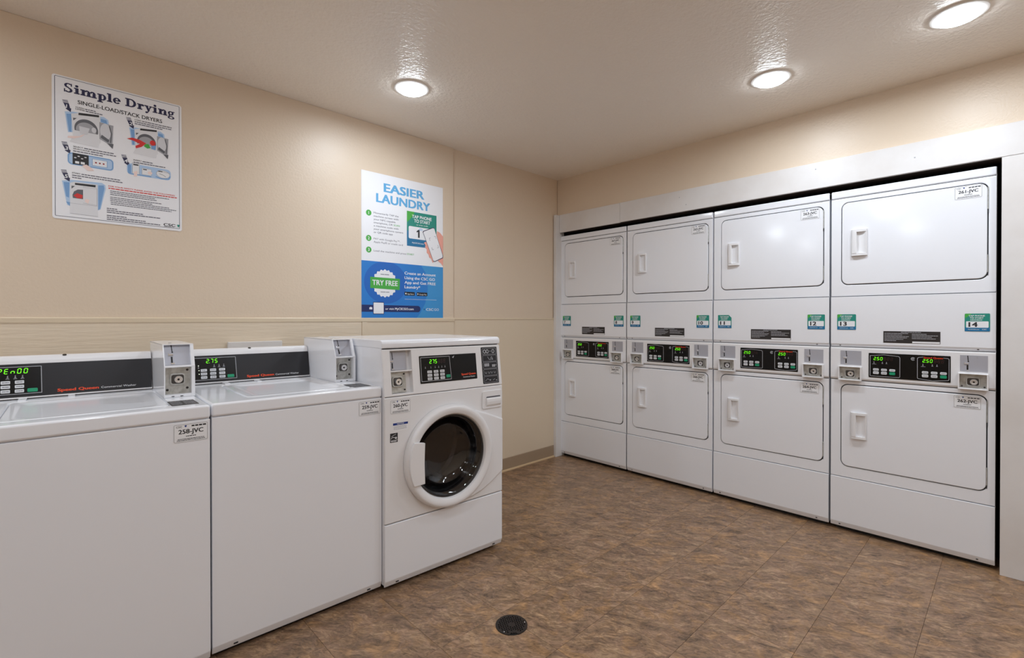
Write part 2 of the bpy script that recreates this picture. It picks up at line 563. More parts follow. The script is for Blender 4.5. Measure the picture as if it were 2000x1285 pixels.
# ------------------------------------------------------------------ shared machine pieces
def id_sticker(parent, F, code, wd=0.101, ht=0.063, tilt=0.0):
    if tilt:
        ct, st = math.cos(tilt), math.sin(tilt)
        F0 = F
        F = lambda u, v, w_=0.0: F0(u * ct - v * st, u * st + v * ct, w_)
    p = plate_ob('identification_sticker', [rrect(0, 0, wd, ht, 0.004, 3)], 0.0004, 0, F, 'paper', parent, 0.0002)
    p['label'] = 'white sticker reading ' + code
    a = Print()
    e = 0.0022
    a.path(rrect(e, e, wd - e, ht - e, 0.003, 2), 0.0008, True, 0.0008)
    a.text('CSC', 0.008, ht - 0.0125, 0.0062, 0.017, 0.012, w=0.0008)
    a.greek(0.052, wd - 0.006, ht - 0.0115, 0.0048, 0.0008, 1.4, 3)
    a.text(code, wd / 2, ht - 0.0335, 0.0145, 0.072, 0.032, align='C', w=0.0008)
    a.greek(0.036, 0.066, ht - 0.0440, 0.0026, 0.0008, 2, 5)
    a.greek(0.012, wd - 0.012, 0.0105, 0.0020, 0.0008, 3, 6)
    a.greek(0.010, wd - 0.010, 0.0060, 0.0020, 0.0008, 3, 7)
    a.build('lettering', 'ink', p, F)
    d = Print()
    d.poly([(0.031, ht - 0.007), (0.035, ht - 0.0125), (0.039, ht - 0.007), (0.035, ht - 0.0045)], 0.0008)
    d.build('emblem', 'sticker_blue', p, F)

def lock(parent, F, cu, cv, s=1.0):
    """rounded square bezel with a barrel lock"""
    bz = rrect(cu - 0.026 * s, cv - 0.023 * s, cu + 0.026 * s, cv + 0.023 * s, 0.010 * s, 5)
    inn = rrect(cu - 0.021 * s, cv - 0.018 * s, cu + 0.021 * s, cv + 0.018 * s, 0.008 * s, 5)
    plate_ob('lock_bezel', [bz, inn], 0.008, 0.0015, F, 'steel', parent)
    plate_ob('lock_well', [inn], 0.001, 0, F, 'steel_dark', parent, 0.0003)
    ob('lock_barrel', lathe([(0.0150 * s, 0.0), (0.0150 * s, 0.010), (0.0135 * s, 0.0125), (0.0095 * s, 0.0125), (0.0088 * s, 0.009), (0.002, 0.009)], 24, F, cu + 0.003 * s, cv - 0.001 * s, True), 'steel_bright', parent)
    Print().poly(circle(cu + 0.003 * s, cv - 0.001 * s, 0.0042 * s, 12), 0.0096).build('keyhole', 'black', parent, F)

def slot_plate(parent, F, wd, ht, cu):
    """coin plate with slot and lever, (0,0) at its lower left"""
    p = plate_ob('coin_slot', [[(0, 0), (wd, 0), (wd, ht), (0, ht)]], 0.002, 0, F, 'plate_grey', parent)
    a = Print()
    a.poly([(cu - 0.001, ht - 0.002), (cu + 0.0022, ht - 0.002), (cu + 0.0042, ht * 0.66), (cu + 0.001, ht * 0.66)], 0.0026)
    a.rect(cu - 0.0030, ht * 0.10, cu + 0.0030, ht * 0.40, 0.0026)
    a.poly(circle(cu + 0.003, ht * 0.62, 0.003, 10), 0.0026)
    a.build('slot_opening', 'black', p, F)
    for q in (((cu - 0.011, ht * 0.46), (cu + 0.005, ht * 0.52)), ((cu - 0.012, ht * 0.46), (cu - 0.0095, ht * 0.58)), ((cu - 0.004, ht * 0.04), (cu + 0.008, ht * 0.09))):
        bm = bmesh.new()
        (a0, b0), (a1, b1) = q
        vs = [F(u_, v_, w_) for u_ in (a0, a1) for v_ in (b0, b1) for w_ in (0.002, 0.006)]
        xs, ys, zs = zip(*vs)
        add_box(bm, min(xs), max(xs), min(ys), max(ys), min(zs), max(zs), 0.0006, 1)
        ob('coin_lever', bm2me(bm), 'steel_bright', p)
    plate_ob('plate_rivet', [circle(wd * 0.62, ht * 0.88, 0.002, 8)], 0.001, 0, F, 'steel', p, 0.002)
    return p

def pictos(a, us, v, s=0.0048, w=0.0012):
    for u in us:
        a.poly(circle(u, v + s * 1.7, s * 0.42, 8), w)
        a.poly([(u - s * 0.8, v), (u + s * 0.8, v), (u, v + s * 1.2)], w)

# ------------------------------------------------------------------ stacked dryers
PITCH = 0.687
DX = 3.28
DW = 0.678
_c = {}
def cached(k, fn):
    if k not in _c:
        _c[k] = fn()
    return _c[k]

def dryer_door(t, z0, z1, code, stz):
    F = face(0, 0, 0)
    d = ob('door', cached(('door', z0), lambda: put(plate([rrect(0.0525, z0, 0.6460, z1, 0.033, 8)], 0.0135, 0.0035, 3), face(0, 0.010, 0))), 'enamel', t)
    fr = ob('door_gap_shade', cached(('fr', z0), lambda: put(plate([rrect(0.047, z0 - 0.006, 0.652, z1 + 0.006, 0.036, 8)], 0.002, 0), face(0, 0.0125, 0))), 'gap_dark', t)  # dark plate put behind the door so the gap around it looks shaded
    # pull handle: bulged grip at the left, scooped pocket to its right
    hz0 = z1 - 0.306 if z0 > 1 else z1 - 0.299
    hz1 = hz0 + 0.146
    def handle():
        bm = bmesh.new()
        g = [(0.098, 0.0), (0.099, 0.009), (0.104, 0.0160), (0.112, 0.0190), (0.1215, 0.0195), (0.1245, 0.0180), (0.1255, 0.0006), (0.140, 0.0006), (0.154, 0.003), (0.164, 0.0085), (0.1685, 0.0105), (0.1715, 0.007), (0.172, 0.0)]
        e = 0.013
        a = [bm.verts.new((u, -0.0035 - w_, hz0 + e)) for u, w_ in g]
        b_ = [bm.verts.new((u, -0.0035 - w_, hz1 - e)) for u, w_ in g]
        for i in range(len(g) - 1):
            bm.faces.new((a[i], a[i + 1], b_[i + 1], b_[i]))
        for za, zb in ((hz0, hz0 + e), (hz1 - e, hz1)):
            h = [(0.098, 0.0), (0.099, 0.008), (0.104, 0.0148), (0.114, 0.0175), (0.150, 0.0150), (0.164, 0.0120), (0.1695, 0.0095), (0.1715, 0.006), (0.172, 0.0)]
            va = [bm.verts.new((u, -0.0035 - w_, za)) for u, w_ in h]
            vb = [bm.verts.new((u, -0.0035 - w_, zb)) for u, w_ in h]
            for i in range(len(h) - 1):
                bm.faces.new((va[i], va[i + 1], vb[i + 1], vb[i]))
            bm.faces.new(va); bm.faces.new(vb)
        return bm2me(bm, smooth=30)
    ob('handle', cached(('hd', z0), handle), 'enamel_plastic', d)
    for za, zb in ((z1 - 0.128, z1 - 0.02), (z0 + 0.03, z0 + 0.115)):
        ob('hinge', cached(('hg', za), lambda: box(0.6464, 0.6503, -0.0030, 0.011, za, zb, 0.001, 1)), 'steel', d)
        ob('hinge_pin', cached(('hp', za), lambda: box(0.6466, 0.6500, -0.003, 0.011, za - 0.016, za - 0.001, 0.001, 1)), 'gap_dark', d)
    id_sticker(t, face(0.528, -0.0036, stz), code)
    return d

def dryer_display(t):
    F = face(0.1805, -0.006, 0.8965)
    W_, H_ = 0.337, 0.1345
    p = plate_ob('display_panel', [rrect(0, 0, W_, H_, 0.003, 2)], 0.002, 0.0004, F, 'black_glass', t)
    a = Print()
    a0 = Print()
    a0.path([(0.007, 0.010), (0.007, 0.120), (0.068, 0.127), (0.131, 0.121), (0.136, 0.114), (0.136, 0.012), (0.131, 0.008), (0.010, 0.008)], 0.0022, True, 0.0026)
    a.path([(0.231, 0.124), (0.212, 0.121), (0.208, 0.116), (0.208, 0.014), (0.211, 0.010), (0.268, 0.003), (0.327, 0.010), (0.331, 0.014), (0.331, 0.118), (0.326, 0.122), (0.310, 0.123)], 0.0022, False, 0.0026)
    a.build('panel_outline', 'print_silver', p, F)
    a0.build('panel_outline', 'print_silver', p, F)
    for u in (0.022, 0.228):
        Print().seg7('2.50', u, 0.0965, 0.0165, 0.0145, 0.003).build('digits', 'led_green', p, F)
    for u in (0.066, 0.272):
        Print().seg7('888', u, 0.0965, 0.0165, 0.0145, 0.003).build('unlit_digits', 'led_off', p, F)
    g = Print()
    for u in (0.0, 0.206):
        pictos(g, (u + 0.024, u + 0.061, u + 0.079), 0.078, 0.0050, 0.003)
        g.line((u + 0.016, 0.074), (u + 0.034, 0.074), 0.0016, 0.003)
    g.build('pictograms', 'grey_mid', p, F)
    for u in (0.020, 0.226):
        for k in range(3):
            x = u + k * 0.0355
            ob('button', put(plate([rrect(x, 0.038, x + 0.0255, 0.051, 0.004, 3)], 0.002, 0.0005, 1), lambda a_, b_, c_: F(a_, b_, c_ + 0.002)), 'button_white', p)
            ob('button', put(plate([rrect(x, 0.0195, x + 0.0255, 0.0345, 0.004, 3)], 0.002, 0.0005, 1), lambda a_, b_, c_: F(a_, b_, c_ + 0.002)), 'button_green' if k == 2 else 'button_white', p)
    h = Print()
    for u in (0.020, 0.226):
        for k in range(3):
            x = u + k * 0.0355
            h.greek(x + 0.005, x + 0.021, 0.0435, 0.0022, 0.0043, 3, k)
            if k < 2:
                h.greek(x + 0.005, x + 0.021, 0.026, 0.0022, 0.0043, 3, k + 4)
    h.build('button_print', 'ink_grey', p, F)
    Print().text('Speed Queen', 0.233, 0.1175, 0.0085, 0.075, 0.03, 0.0, w=0.003).build('brand_lettering', 'logo_red', p, F)
    q = Print()
    q.ring(0.190, 0.112, 0.0085, 0.0085, 0.003, 0.003, 20, 330, 18, 0.003)
    q.poly(circle(0.190, 0.112, 0.003, 8), 0.003)
    q.build('emblem', 'print_silver', p, F)

def tap_sticker(t, u0, num, peeled=False):
    F = face(u0, -0.006, 1.158)
    W_, H_ = 0.0895, 0.0875
    out = [(0, 0), (W_, 0), (W_, H_ - 0.018), (W_ - 0.018, H_), (0, H_)] if peeled else rrect(0, 0, W_, H_, 0.004, 3)
    p = plate_ob('number_sticker', [out], 0.0004, 0, F, 'teal', t, 0.0002)
    p['label'] = 'teal and white sticker with the number ' + num
    Print().rect(0.0006, 0.0, W_ - 0.0006, 0.020, 0.0007).build('lower_band', 'teal_blue', p, F)
    if not peeled:
        Print().poly([(0.001, H_ - 0.001), (0.001, H_ - 0.024), (0.026, H_ - 0.001)], 0.0007).build('corner_tint', 'green', p, F)
    a = Print()
    Print().poly(rrect(0.005, 0.018, W_ - 0.005, 0.049, 0.003, 3), 0.0009).build('number_field', 'print_white', p, F)
    a.text('TAP PHONE', W_ / 2 - 0.002, 0.0725, 0.0078, 0.058, 0.02, align='C', w=0.0009)
    a.text('TO START', W_ / 2 - 0.002, 0.0615, 0.0078, 0.048, 0.02, align='C', w=0.0009)
    a.greek(0.02, W_ - 0.024, 0.0545, 0.0026, 0.0009, 2.5, 2)
    a.text('MyCSCGO.com', 0.012, 0.0075, 0.0042, 0.040, 0.01, w=0.0009)
    a.text('CSC', 0.062, 0.0072, 0.005, 0.016, 0.01, w=0.0009)
    a.build('lettering', 'print_white', p, F)
    Print().text(num, 0.0135, 0.0225, 0.0225, 0.033 if len(num) > 1 else 0.016, 0.045, w=0.0012).build('number', 'ink', p, F)

def dryer(i, nums, up, low, label):
    y = -0.0095 - i * PITCH
    t = thing('stacked_dryer', label, 'dryer', (DX, y - 0.003, 0), -math.pi / 2, 'stacked dryers in the white framed niche')
    F = face(0, 0, 0)
    def cab():
        bm = bmesh.new()
        add_box(bm, 0.001, DW - 0.001, 0.013, 0.70, 0.03, 1.95, 0.003, 2)
        return bm2me(bm)
    ob('cabinet', cached('cab', cab), 'core_grey', t)  # core coloured grey so the seams between front panels read as shaded
    ob('side_panel', cached('side0', lambda: box(0.0, 0.0012, 0.004, 0.70, 0.03, 1.951)), 'enamel', t)
    ob('side_panel', cached('side1', lambda: box(DW - 0.0012, DW, 0.004, 0.70, 0.03, 1.951)), 'enamel', t)
    ob('top_cap', cached('cap', lambda: box(0, DW, -0.002, 0.70, 1.9125, 1.954, 0.006, 3)), 'enamel', t)
    for nm, z0, z1, d0, d1 in (('upper_front_panel', 1.3495, 1.909, 1.4165, 1.8805), ('lower_front_panel', 0.3135, 0.8705, 0.379, 0.843)):
        ob(nm, cached(nm, lambda: put(plate([rrect(0, z0, DW, z1, 0.004, 2), rrect(0.0485, d0 - 0.0045, 0.6505, d1 + 0.0045, 0.036, 8)], 0.012, 0.003, 2), face(0, 0.012, 0))), 'enamel', t)
    dryer_door(t, 1.4165, 1.8805, up, 1.8140)
    dryer_door(t, 0.379, 0.843, low, 0.7740)
    ob('middle_panel', cached('mid', lambda: prof([(0.013, 1.346), (-0.005, 1.346), (-0.005, 1.077), (0.010, 1.060), (0.013, 1.060)], 0, DW, 0.002, 2)), 'enamel', t)
    def screw(k, zz, yy):
        for u in (0.045, DW - 0.062):
            ob('screw', cached((k, u), lambda: box(u - 0.004, u + 0.004, yy, yy + 0.006, zz - 0.003, zz + 0.003, 0.001, 1)), 'steel_dark', t)
    screw('scm', 1.0690, 0.0005)
    ob('kick_panel', cached('kick', lambda: prof([(0.013, 0.3105), (-0.004, 0.3105), (-0.004, 0.052), (0.006, 0.024), (0.013, 0.024)], 0, DW, 0.003, 2)), 'enamel', t)
    screw('sck', 0.038, -0.0015)
    ob('base', cached('base', lambda: box(0.02, DW - 0.02, 0.04, 0.68, 0.0, 0.032)), 'black', t)
    # control strip
    ob('control_panel', cached('cp', lambda: prof([(0.013, 1.0565), (-0.004, 1.0565), (-0.006, 1.050), (-0.006, 0.884), (-0.001, 0.8745), (0.013, 0.8745)], 0, DW, 0.0015, 2)), 'enamel_plastic', t)
    dryer_display(t)
    for u in (0.0485, 0.5520):
        slot_plate(t, face(u, -0.0055, 0.9590), 0.0985, 0.0800, 0.027)
        F2 = face(u - 0.0070, -0.006, 0.8710)
        vw, vh = 0.1085, 0.0795
        v = plate_ob('coin_vault', [rrect(0, 0, vw, vh, 0.002, 2), rrect(0.0055, 0.0065, vw - 0.0055, vh - 0.004, 0.001, 1)], 0.024, 0.0015, F2, 'enamel_plastic', t)
        plate_ob('vault_plate', [[(0.0055, 0.006), (vw - 0.0055, 0.006), (vw - 0.0055, vh - 0.004), (0.0055, vh - 0.004)]], 0.002, 0, F2, 'steel', v)
        F3 = lambda a_, b_, c_=0.0, F2=F2: F2(a_, b_, c_ + 0.002)
        lock(v, F3, vw / 2, vh / 2 - 0.001, 0.98)
        for q in ((0.014, 0.015), (vw - 0.014, 0.015)):
            plate_ob('bolt', [circle(q[0], q[1], 0.0042, 10)], 0.003, 0.0005, F3, 'steel_dark', v)
    # stickers
    tap_sticker(t, 0.0320, nums[0], nums[0] == '11')
    tap_sticker(t, 0.5680, nums[1])
    F4 = face(0.2450, -0.0055, 1.0900)
    p = plate_ob('warning_label', [[(0, 0), (0.233, 0), (0.233, 0.063), (0, 0.063)]], 0.0004, 0, F4, 'label_black', t, 0.0002)
    a = Print()
    a.greek(0.075, 0.16, 0.0565, 0.0030, 0.0008, 3, 1)
    for k in range(6):
        a.greek(0.005, (0.105, 0.080, 0.108, 0.100, 0.085, 0.055)[k], 0.0495 - k * 0.0078, 0.0030, 0.0008, 4, k + 10)
        if k < 4:
            a.greek(0.120, (0.18, 0.225, 0.200, 0.215)[k], 0.0475 - k * 0.0078, 0.0030, 0.0008, 4, k + 20)
    a.build('lettering', 'grey_mid', p, F4)
    Print().rect(0.122, 0.0015, 0.231, 0.010, 0.0008).build('serial_strip', 'paper', p, F4)
    return t

dryer(0, ('7', '8'), '267-JVC', '268-JVC', 'white stacked dryer with number stickers 7 and 8, against the beige wall corner')
dryer(1, ('9', '10'), '265-JVC', '266-JVC', 'second white dryer stack from the wall corner, stickers 9 and 10')
dryer(2, ('11', '12'), '263-JVC', '264-JVC', 'third white dryer stack from the wall corner, sticker 11 with a missing corner')
dryer(3, ('13', '14'), '261-JVC', '262-JVC', 'white stacked dryer with number stickers 13 and 14, beside the wide white board')

# ------------------------------------------------------------------ top-loading washers
def washer_display(t, F, digits, du):
    """print on the dark console panel; (0,0) is its lower left"""
    p = plate_ob('control_panel', [rrect(0, 0, 0.533, 0.124, 0.003, 2)], 0.0015, 0.0003, F, 'console_black', t)
    a = Print()
    a.path([(0.008, 0.012), (0.008, 0.113), (0.193, 0.113), (0.195, 0.012)], 0.0020, True, 0.0021)
    a.build('panel_outline', 'print_silver', p, F)
    Print().rect(0.009, 0.013, 0.193, 0.112, 0.0018).build('keypad_field', 'black_glass', p, F)
    Print().seg7(digits, du, 0.0885, 0.0185, 0.0170, 0.0026).build('digits', 'led_green', p, F)
    g = Print()
    pictos(g, (0.104, 0.124, 0.143), 0.072, 0.0045, 0.0024)
    pictos(g, (0.042,), 0.066, 0.0042, 0.0024)
    for u in (0.104, 0.124, 0.143):
        g.line((u - 0.005, 0.069), (u + 0.005, 0.069), 0.0014, 0.0024)
    g.build('pictograms', 'grey_mid', p, F)
    h = Print()
    for r in range(3):
        for c in range(3):
            x, z = 0.050 + c * 0.0365, 0.050 - r * 0.0165
            ob('button', put(plate([rrect(x, z, x + 0.0245, z + 0.0122, 0.002, 2)], 0.0016, 0.0004, 1), lambda a_, b_, c_: F(a_, b_, c_ + 0.0018)), 'button_white', p)
            h.greek(x + 0.004, x + 0.021, z + 0.005, 0.0024, 0.0036, 3, r * 3 + c)
    h.build('button_print', 'ink_grey', p, F)
    ob('button', put(plate([rrect(0.156, 0.0165, 0.184, 0.0305, 0.003, 2)], 0.0016, 0.0004, 1), lambda a_, b_, c_: F(a_, b_, c_ + 0.0018)), 'button_green', p)
    q = Print()
    for u, v in ((0.0435, 0.056), (0.0435, 0.0395), (0.0420, 0.078)):
        q.poly(circle(u, v, 0.0018, 8), 0.0028)
    q.build('indicator_lights', 'led_white', p, F)
    Print().text('Speed Queen', 0.238, 0.0105, 0.0105, 0.122, 0.05, 0.0, w=0.0022).build('brand_lettering', 'logo_red', p, F)
    Print().text('Commercial Washer', 0.367, 0.0110, 0.0080, 0.112, 0.0, 0.0, w=0.0022).build('lettering', 'print_white', p, F)

def top_loader(loc, rz, label, code, digits, du):
    WW = 0.652
    t = thing('top_loading_washer', label, 'washer', loc, rz, 'top-loading washers')
    ob('cabinet', cached('wcab', lambda: box(0.001, WW - 0.001, 0.009, 0.70, 0.03, 0.880, 0.004, 2)), 'enamel', t)
    ob('front_panel', cached('wfr', lambda: prof([(0.012, 0.8685), (0.0, 0.8685), (0.0, 0.050), (0.010, 0.022), (0.014, 0.022)], 0.0, WW, 0.003, 2)), 'enamel', t)
    ob('base', cached('wbase', lambda: box(0.02, WW - 0.02, 0.04, 0.68, 0.0, 0.032)), 'black', t)
    for u in (0.075, WW - 0.06):
        ob('clip', box(u - 0.007, u + 0.007, 0.0035, 0.012, 0.031, 0.036), 'gap_dark', t)
    # top panel with an opening that the lid fills
    lid = rrect(0.134, 0.075, 0.545, 0.520, 0.020, 5)
    lid2 = rrect(0.131, 0.072, 0.548, 0.523, 0.022, 5)
    ob('top_panel', cached('wtop', lambda: put(plate([rrect(-0.001, -0.003, WW + 0.001, 0.705, 0.010, 4), lid2], 0.047, 0.009, 4), top(0, 0, 0.871))), 'enamel', t)
    def lidm():
        # flat rim, then a shallow dish pressed into the middle
        rings = [(0.134, 0.075, 0.545, 0.520, 0.020, 0.9060), (0.134, 0.075, 0.545, 0.520, 0.020, 0.9150), (0.1355, 0.0765, 0.5435, 0.5185, 0.019, 0.9172),
                 (0.138, 0.079, 0.541, 0.516, 0.018, 0.9180), (0.158, 0.100, 0.521, 0.496, 0.030, 0.9180), (0.166, 0.108, 0.513, 0.488, 0.034, 0.9165), (0.182, 0.124, 0.497, 0.472, 0.040, 0.9125), (0.195, 0.137, 0.484, 0.459, 0.040, 0.9120)]
        vs, fs = [], []
        for x0, y0, x1, y1, r, z in rings:
            vs += [(x, y, z) for x, y in rrect(x0, y0, x1, y1, r, 6)]
        k = 28
        for i in range(len(rings) - 1):
            for j in range(k):
                j2 = (j + 1) % k
                fs.append((i * k + j, i * k + j2, (i + 1) * k + j2, (i + 1) * k + j))
        fs.append(tuple(range((len(rings) - 1) * k, len(rings) * k)))
        return put((vs, fs), lambda u, v, w_: (u, v, w_), 40)
    ob('lid', cached('wlid', lidm), 'enamel', t)
    ob('lid_gap', cached('wgap', lambda: box(0.12, 0.552, 0.06, 0.535, 0.8815, 0.900)), 'core_grey', t)
    ob('lid_hinge', cached('whinge', lambda: box(0.285, 0.305, 0.540, 0.60, 0.915, 0.9235, 0.001, 1)), 'enamel', t)
    ob('lid_hinge', cached('whinge2', lambda: box(0.150, 0.172, 0.540, 0.60, 0.915, 0.9235, 0.001, 1)), 'enamel', t)
    # console
    cp = [(0.592, 0.9225), (0.598, 0.9225), (0.628, 1.062), (0.634, 1.074), (0.648, 1.079), (0.690, 1.077), (0.700, 1.065), (0.700, 0.9225)]
    co = ob('console', cached('wcon', lambda: prof(cp, 0.002, 0.549, 0.003, 2)), 'enamel_plastic', t)
    plate_ob('console_plug', [circle(0.275, 0, 0.0064, 16)], 0.002, 0.0004, lean(0, 0.6395, 1.0762, math.radians(66)), 'black', co)
    ang = math.atan2(0.030, 0.1395)
    washer_display(t, lean(0.0165, 0.5978 + 0.030 * 0.006 / 0.1395, 0.9275, ang), digits, du)
    # coin box
    X0, X1 = 0.552, 0.651
    sp = [(0.266, 0.9185), (0.266, 1.036), (0.304, 1.118), (0.312, 1.1205), (0.688, 1.1205), (0.690, 1.118), (0.690, 0.9185)]
    def coin():
        bm = bmesh.new()
        add_prof(bm, sp, X0, X0 + 0.0035, 0.0006, 1)
        add_prof(bm, sp, X1 - 0.0115, X1, 0.0008, 1)
        add_prof(bm, [(0.306, 1.1170), (0.304, 1.119), (0.312, 1.1212), (0.690, 1.1212), (0.690, 1.1170)], X0, X1)
        add_prof(bm, [(0.266, 1.036), (0.2675, 1.0405), (0.310, 1.0405), (0.310, 1.033), (0.266, 1.033)], X0 + 0.002, X1 - 0.002, 0.0006, 1)
        add_box(bm, X0 + 0.002, X1 - 0.002, 0.2665, 0.300, 0.9185, 0.9300, 0.0008, 1)
        add_box(bm, X0 + 0.003, X1 - 0.003, 0.330, 0.685, 0.92, 1.117)
        return bm2me(bm)
    cb = ob('coin_box', cached('wcoin', coin), 'enamel', t)
    plate_ob('top_lock', [circle(0.035, 0.10, 0.006, 12)], 0.002, 0.0004, top(X0, 0.30, 1.1210), 'steel', cb)
    sl = math.atan2(0.038, 0.082)
    slot_plate(t, lean(X0 + 0.0035, 0.2855, 1.0405, sl), 0.085, 0.0855, 0.024)
    FV = face(X0 + 0.0035, 0.292, 0.930)
    v = plate_ob('coin_vault', [[(0, 0), (0.085, 0), (0.085, 0.103), (0, 0.103)]], 0.002, 0, FV, 'steel', t)
    FV2 = lambda a_, b_, c_=0.0: FV(a_, b_, c_ + 0.002)
    lock(v, FV2, 0.041, 0.056, 0.95)
    for q in ((0.009, 0.016), (0.073, 0.020), (0.073, 0.090)):
        plate_ob('bolt', [circle(q[0], q[1], 0.0045, 10)], 0.003, 0.0005, FV2, 'dark_iron', v)
    for u in (0.024, 0.052):
        plate_ob('drain_slot', [circle(u, 0.0, 0.0055, 10, 0.0016)], 0.0006, 0, face(X0 + 0.0035, 0.2662, 0.9225), 'gap_dark', cb)
    # black label on the top and sticker on the front
    FT = top(0.548, 0.050, 0.9182)
    p = plate_ob('instruction_label', [[(0, 0.0), (0.080, 0.0), (0.080, 0.118), (0.0, 0.118)]], 0.0004, 0, FT, 'label_black', t)
    a = Print()
    for k in range(8):
        a.greek(0.005, 0.036, 0.104 - k * 0.0125, 0.004, 0.0008, 2, k)
        a.greek(0.043, 0.074, 0.104 - k * 0.0125, 0.004, 0.0008, 2, k + 9)
    a.build('lettering', 'grey_mid', p, FT)
    id_sticker(t, face(0.545, -0.0002, 0.7985), code)
    return t

top_loader((0.403 - 0.655, -0.858 + 0.0131, 0), -0.020, 'white top-loading washer at the left edge, display showing green letters, sticker 258-JVC', '258-JVC', 'OPEn00', 0.060)
top_loader((0.407, -0.846, 0), -0.0274, 'white top-loading washer with sticker 259-JVC, between two other washers', '259-JVC', '2.75', 0.072)

# ------------------------------------------------------------------ front-loading washer
def front_loader():
    WW = 0.673
    t = thing('front_loading_washer', 'white front-loading washer with round glass door, sticker 260-JVC', 'washer', (1.060, -0.8885, 0), -0.0535)
    ob('cabinet', box(0.003, WW - 0.003, 0.32, 0.70, 0.03, 1.086), 'enamel', t)
    for x0, x1 in ((0.0005, 0.006), (WW - 0.006, WW - 0.0005)):
        bm = bmesh.new()
        add_prof(bm, [(0.011, 0.03), (0.011, 0.868), (0.037, 1.086), (0.70, 1.086), (0.70, 0.03)], x0, x1, 0.001, 1)
        ob('side_panel', bm2me(bm), 'enamel', t)
    ob('base', box(0.02, WW - 0.02, 0.05, 0.68, 0.0, 0.032), 'black', t)
    ob('lower_panel', prof([(0.014, 0.3005), (0.0, 0.3005), (0.0, 0.050), (0.010, 0.024), (0.014, 0.024)], 0.0, WW, 0.0035, 3), 'enamel', t)
    for u in (0.062, WW - 0.055):
        ob('clip', box(u - 0.007, u + 0.007, 0.0035, 0.012, 0.032, 0.037), 'gap_dark', t)
    CX, CZ = 0.3365, 0.558
    plate_ob('front_panel', [rrect(0, 0.3045, WW, 0.868, 0.005, 3), circle(CX, CZ, 0.205, 64)], 0.013, 0.004, face(0, 0.013, 0), 'enamel_plastic', t)
    # moulded swell running from the door ring to the right edge
    sw = [(CX + 0.05, CZ + 0.226), (0.455, 0.765), (0.50, 0.755), (0.56, 0.735), (0.62, 0.711), (0.668, 0.692), (0.670, 0.688), (0.670, 0.420), (0.665, 0.412), (0.60, 0.372), (0.53, 0.338), (0.47, 0.322), (CX + 0.05, CZ - 0.236)]
    hole = [(CX + 0.205 * math.cos(a), CZ + 0.205 * math.sin(a)) for a in [math.radians(-74 + 148 * i / 30) for i in range(31)]]
    plate_ob('moulded_swell', [sw + hole], 0.020, 0.010, face(0, 0.008, 0), 'enamel_plastic', t, 0.0, 4)
    # door: ring, handle, glass
    F = face(0, 0, 0)
    rp = [(0.246, 0.001), (0.2475, 0.012), (0.2455, 0.025), (0.240, 0.034), (0.231, 0.0375), (0.220, 0.0365), (0.207, 0.0320), (0.2025, 0.0285), (0.2000, 0.022), (0.1985, 0.014)]
    d = ob('door', lathe(rp, 96, F, CX, CZ), 'enamel_plastic', t)
    hp = []
    for a in range(155, 206, 2):
        hp.append((CX + 0.236 * math.cos(math.radians(a)), CZ + 0.236 * math.sin(math.radians(a))))
    inn = [(CX - 0.158, CZ - 0.097), (CX - 0.160, CZ - 0.04), (CX - 0.161, CZ), (CX - 0.160, CZ + 0.04), (CX - 0.158, CZ + 0.090)]
    plate_ob('handle', [hp + inn], 0.022, 0.003, F, 'enamel_plastic', d, 0.0235, 2)
    ob('trim_ring', lathe([(0.1995, 0.012), (0.1990, 0.0165), (0.1945, 0.0165), (0.192, 0.012), (0.190, 0.006)], 96, F, CX, CZ), 'steel_dark', d)
    ob('glass', lathe([(0.193, 0.010), (0.184, 0.007), (0.172, -0.010), (0.158, -0.040), (0.140, -0.060), (0.105, -0.072), (0.06, -0.078), (0.02, -0.079)], 72, F, CX, CZ, True), 'door_glass', d)
    ob('gasket', lathe([(0.206, 0.0), (0.192, 0.008), (0.186, -0.004), (0.186, -0.020), (0.180, -0.028), (0.183, -0.045), (0.176, -0.052), (0.172, -0.078), (0.178, -0.088), (0.200, -0.090)], 72, F, CX, CZ), 'rubber', t)
    ob('drum', lathe([(0.190, -0.090), (0.230, -0.095), (0.230, -0.270), (0.215, -0.285), (0.12, -0.290), (0.05, -0.280), (0.03, -0.280)], 72, F, CX, CZ, True), 'drum_steel', t)
    for k in range(3):
        bm = bmesh.new()
        a = math.radians(50 + 120 * k)
        for r in (0.225, 0.212, 0.200):
            cx, cz = CX + r * math.cos(a), CZ + r * math.sin(a)
            s = 0.016 + (0.225 - r) * 0.2
            add_box(bm, cx - s, cx + s, 0.10, 0.27, cz - s, cz + s, 0.006, 2)
        ob('drum_paddle', bm2me(bm), 'drum_steel', t)
    # detergent drawer
    p = plate_ob('detergent_drawer', [rrect(0.5365, 0.7535, 0.6690, 0.8465, 0.012, 4)], 0.006, 0.0025, face(0, 0.0005, 0), 'enamel_plastic', t)
    bm = bmesh.new()
    g = [(0.0, 0.766), (-0.004, 0.767), (-0.0095, 0.776), (-0.011, 0.790), (-0.0095, 0.803), (-0.0065, 0.8085), (0.0, 0.8085)]
    add_prof(bm, [(y - 0.004, z) for y, z in g], 0.560, 0.655, 0.0012, 1)
    ob('drawer_pull', bm2me(bm, smooth=50), 'enamel_plastic', p)
    plate_ob('finger_slot', [[(0.560, 0.8095), (0.656, 0.8095), (0.652, 0.8165), (0.565, 0.8165)]], 0.0006, 0, face(0, -0.0054, 0), 'grey_dark', p)
    # control panel, leaning back, with the coin recess cut out
    ang = math.atan2(0.0265, 0.212)
    FL = lean(0, 0.0, 0.871, ang)
    ph = 0.2125
    rec = rrect(0.037, 0.011, 0.1435, 0.204, 0.002, 1)
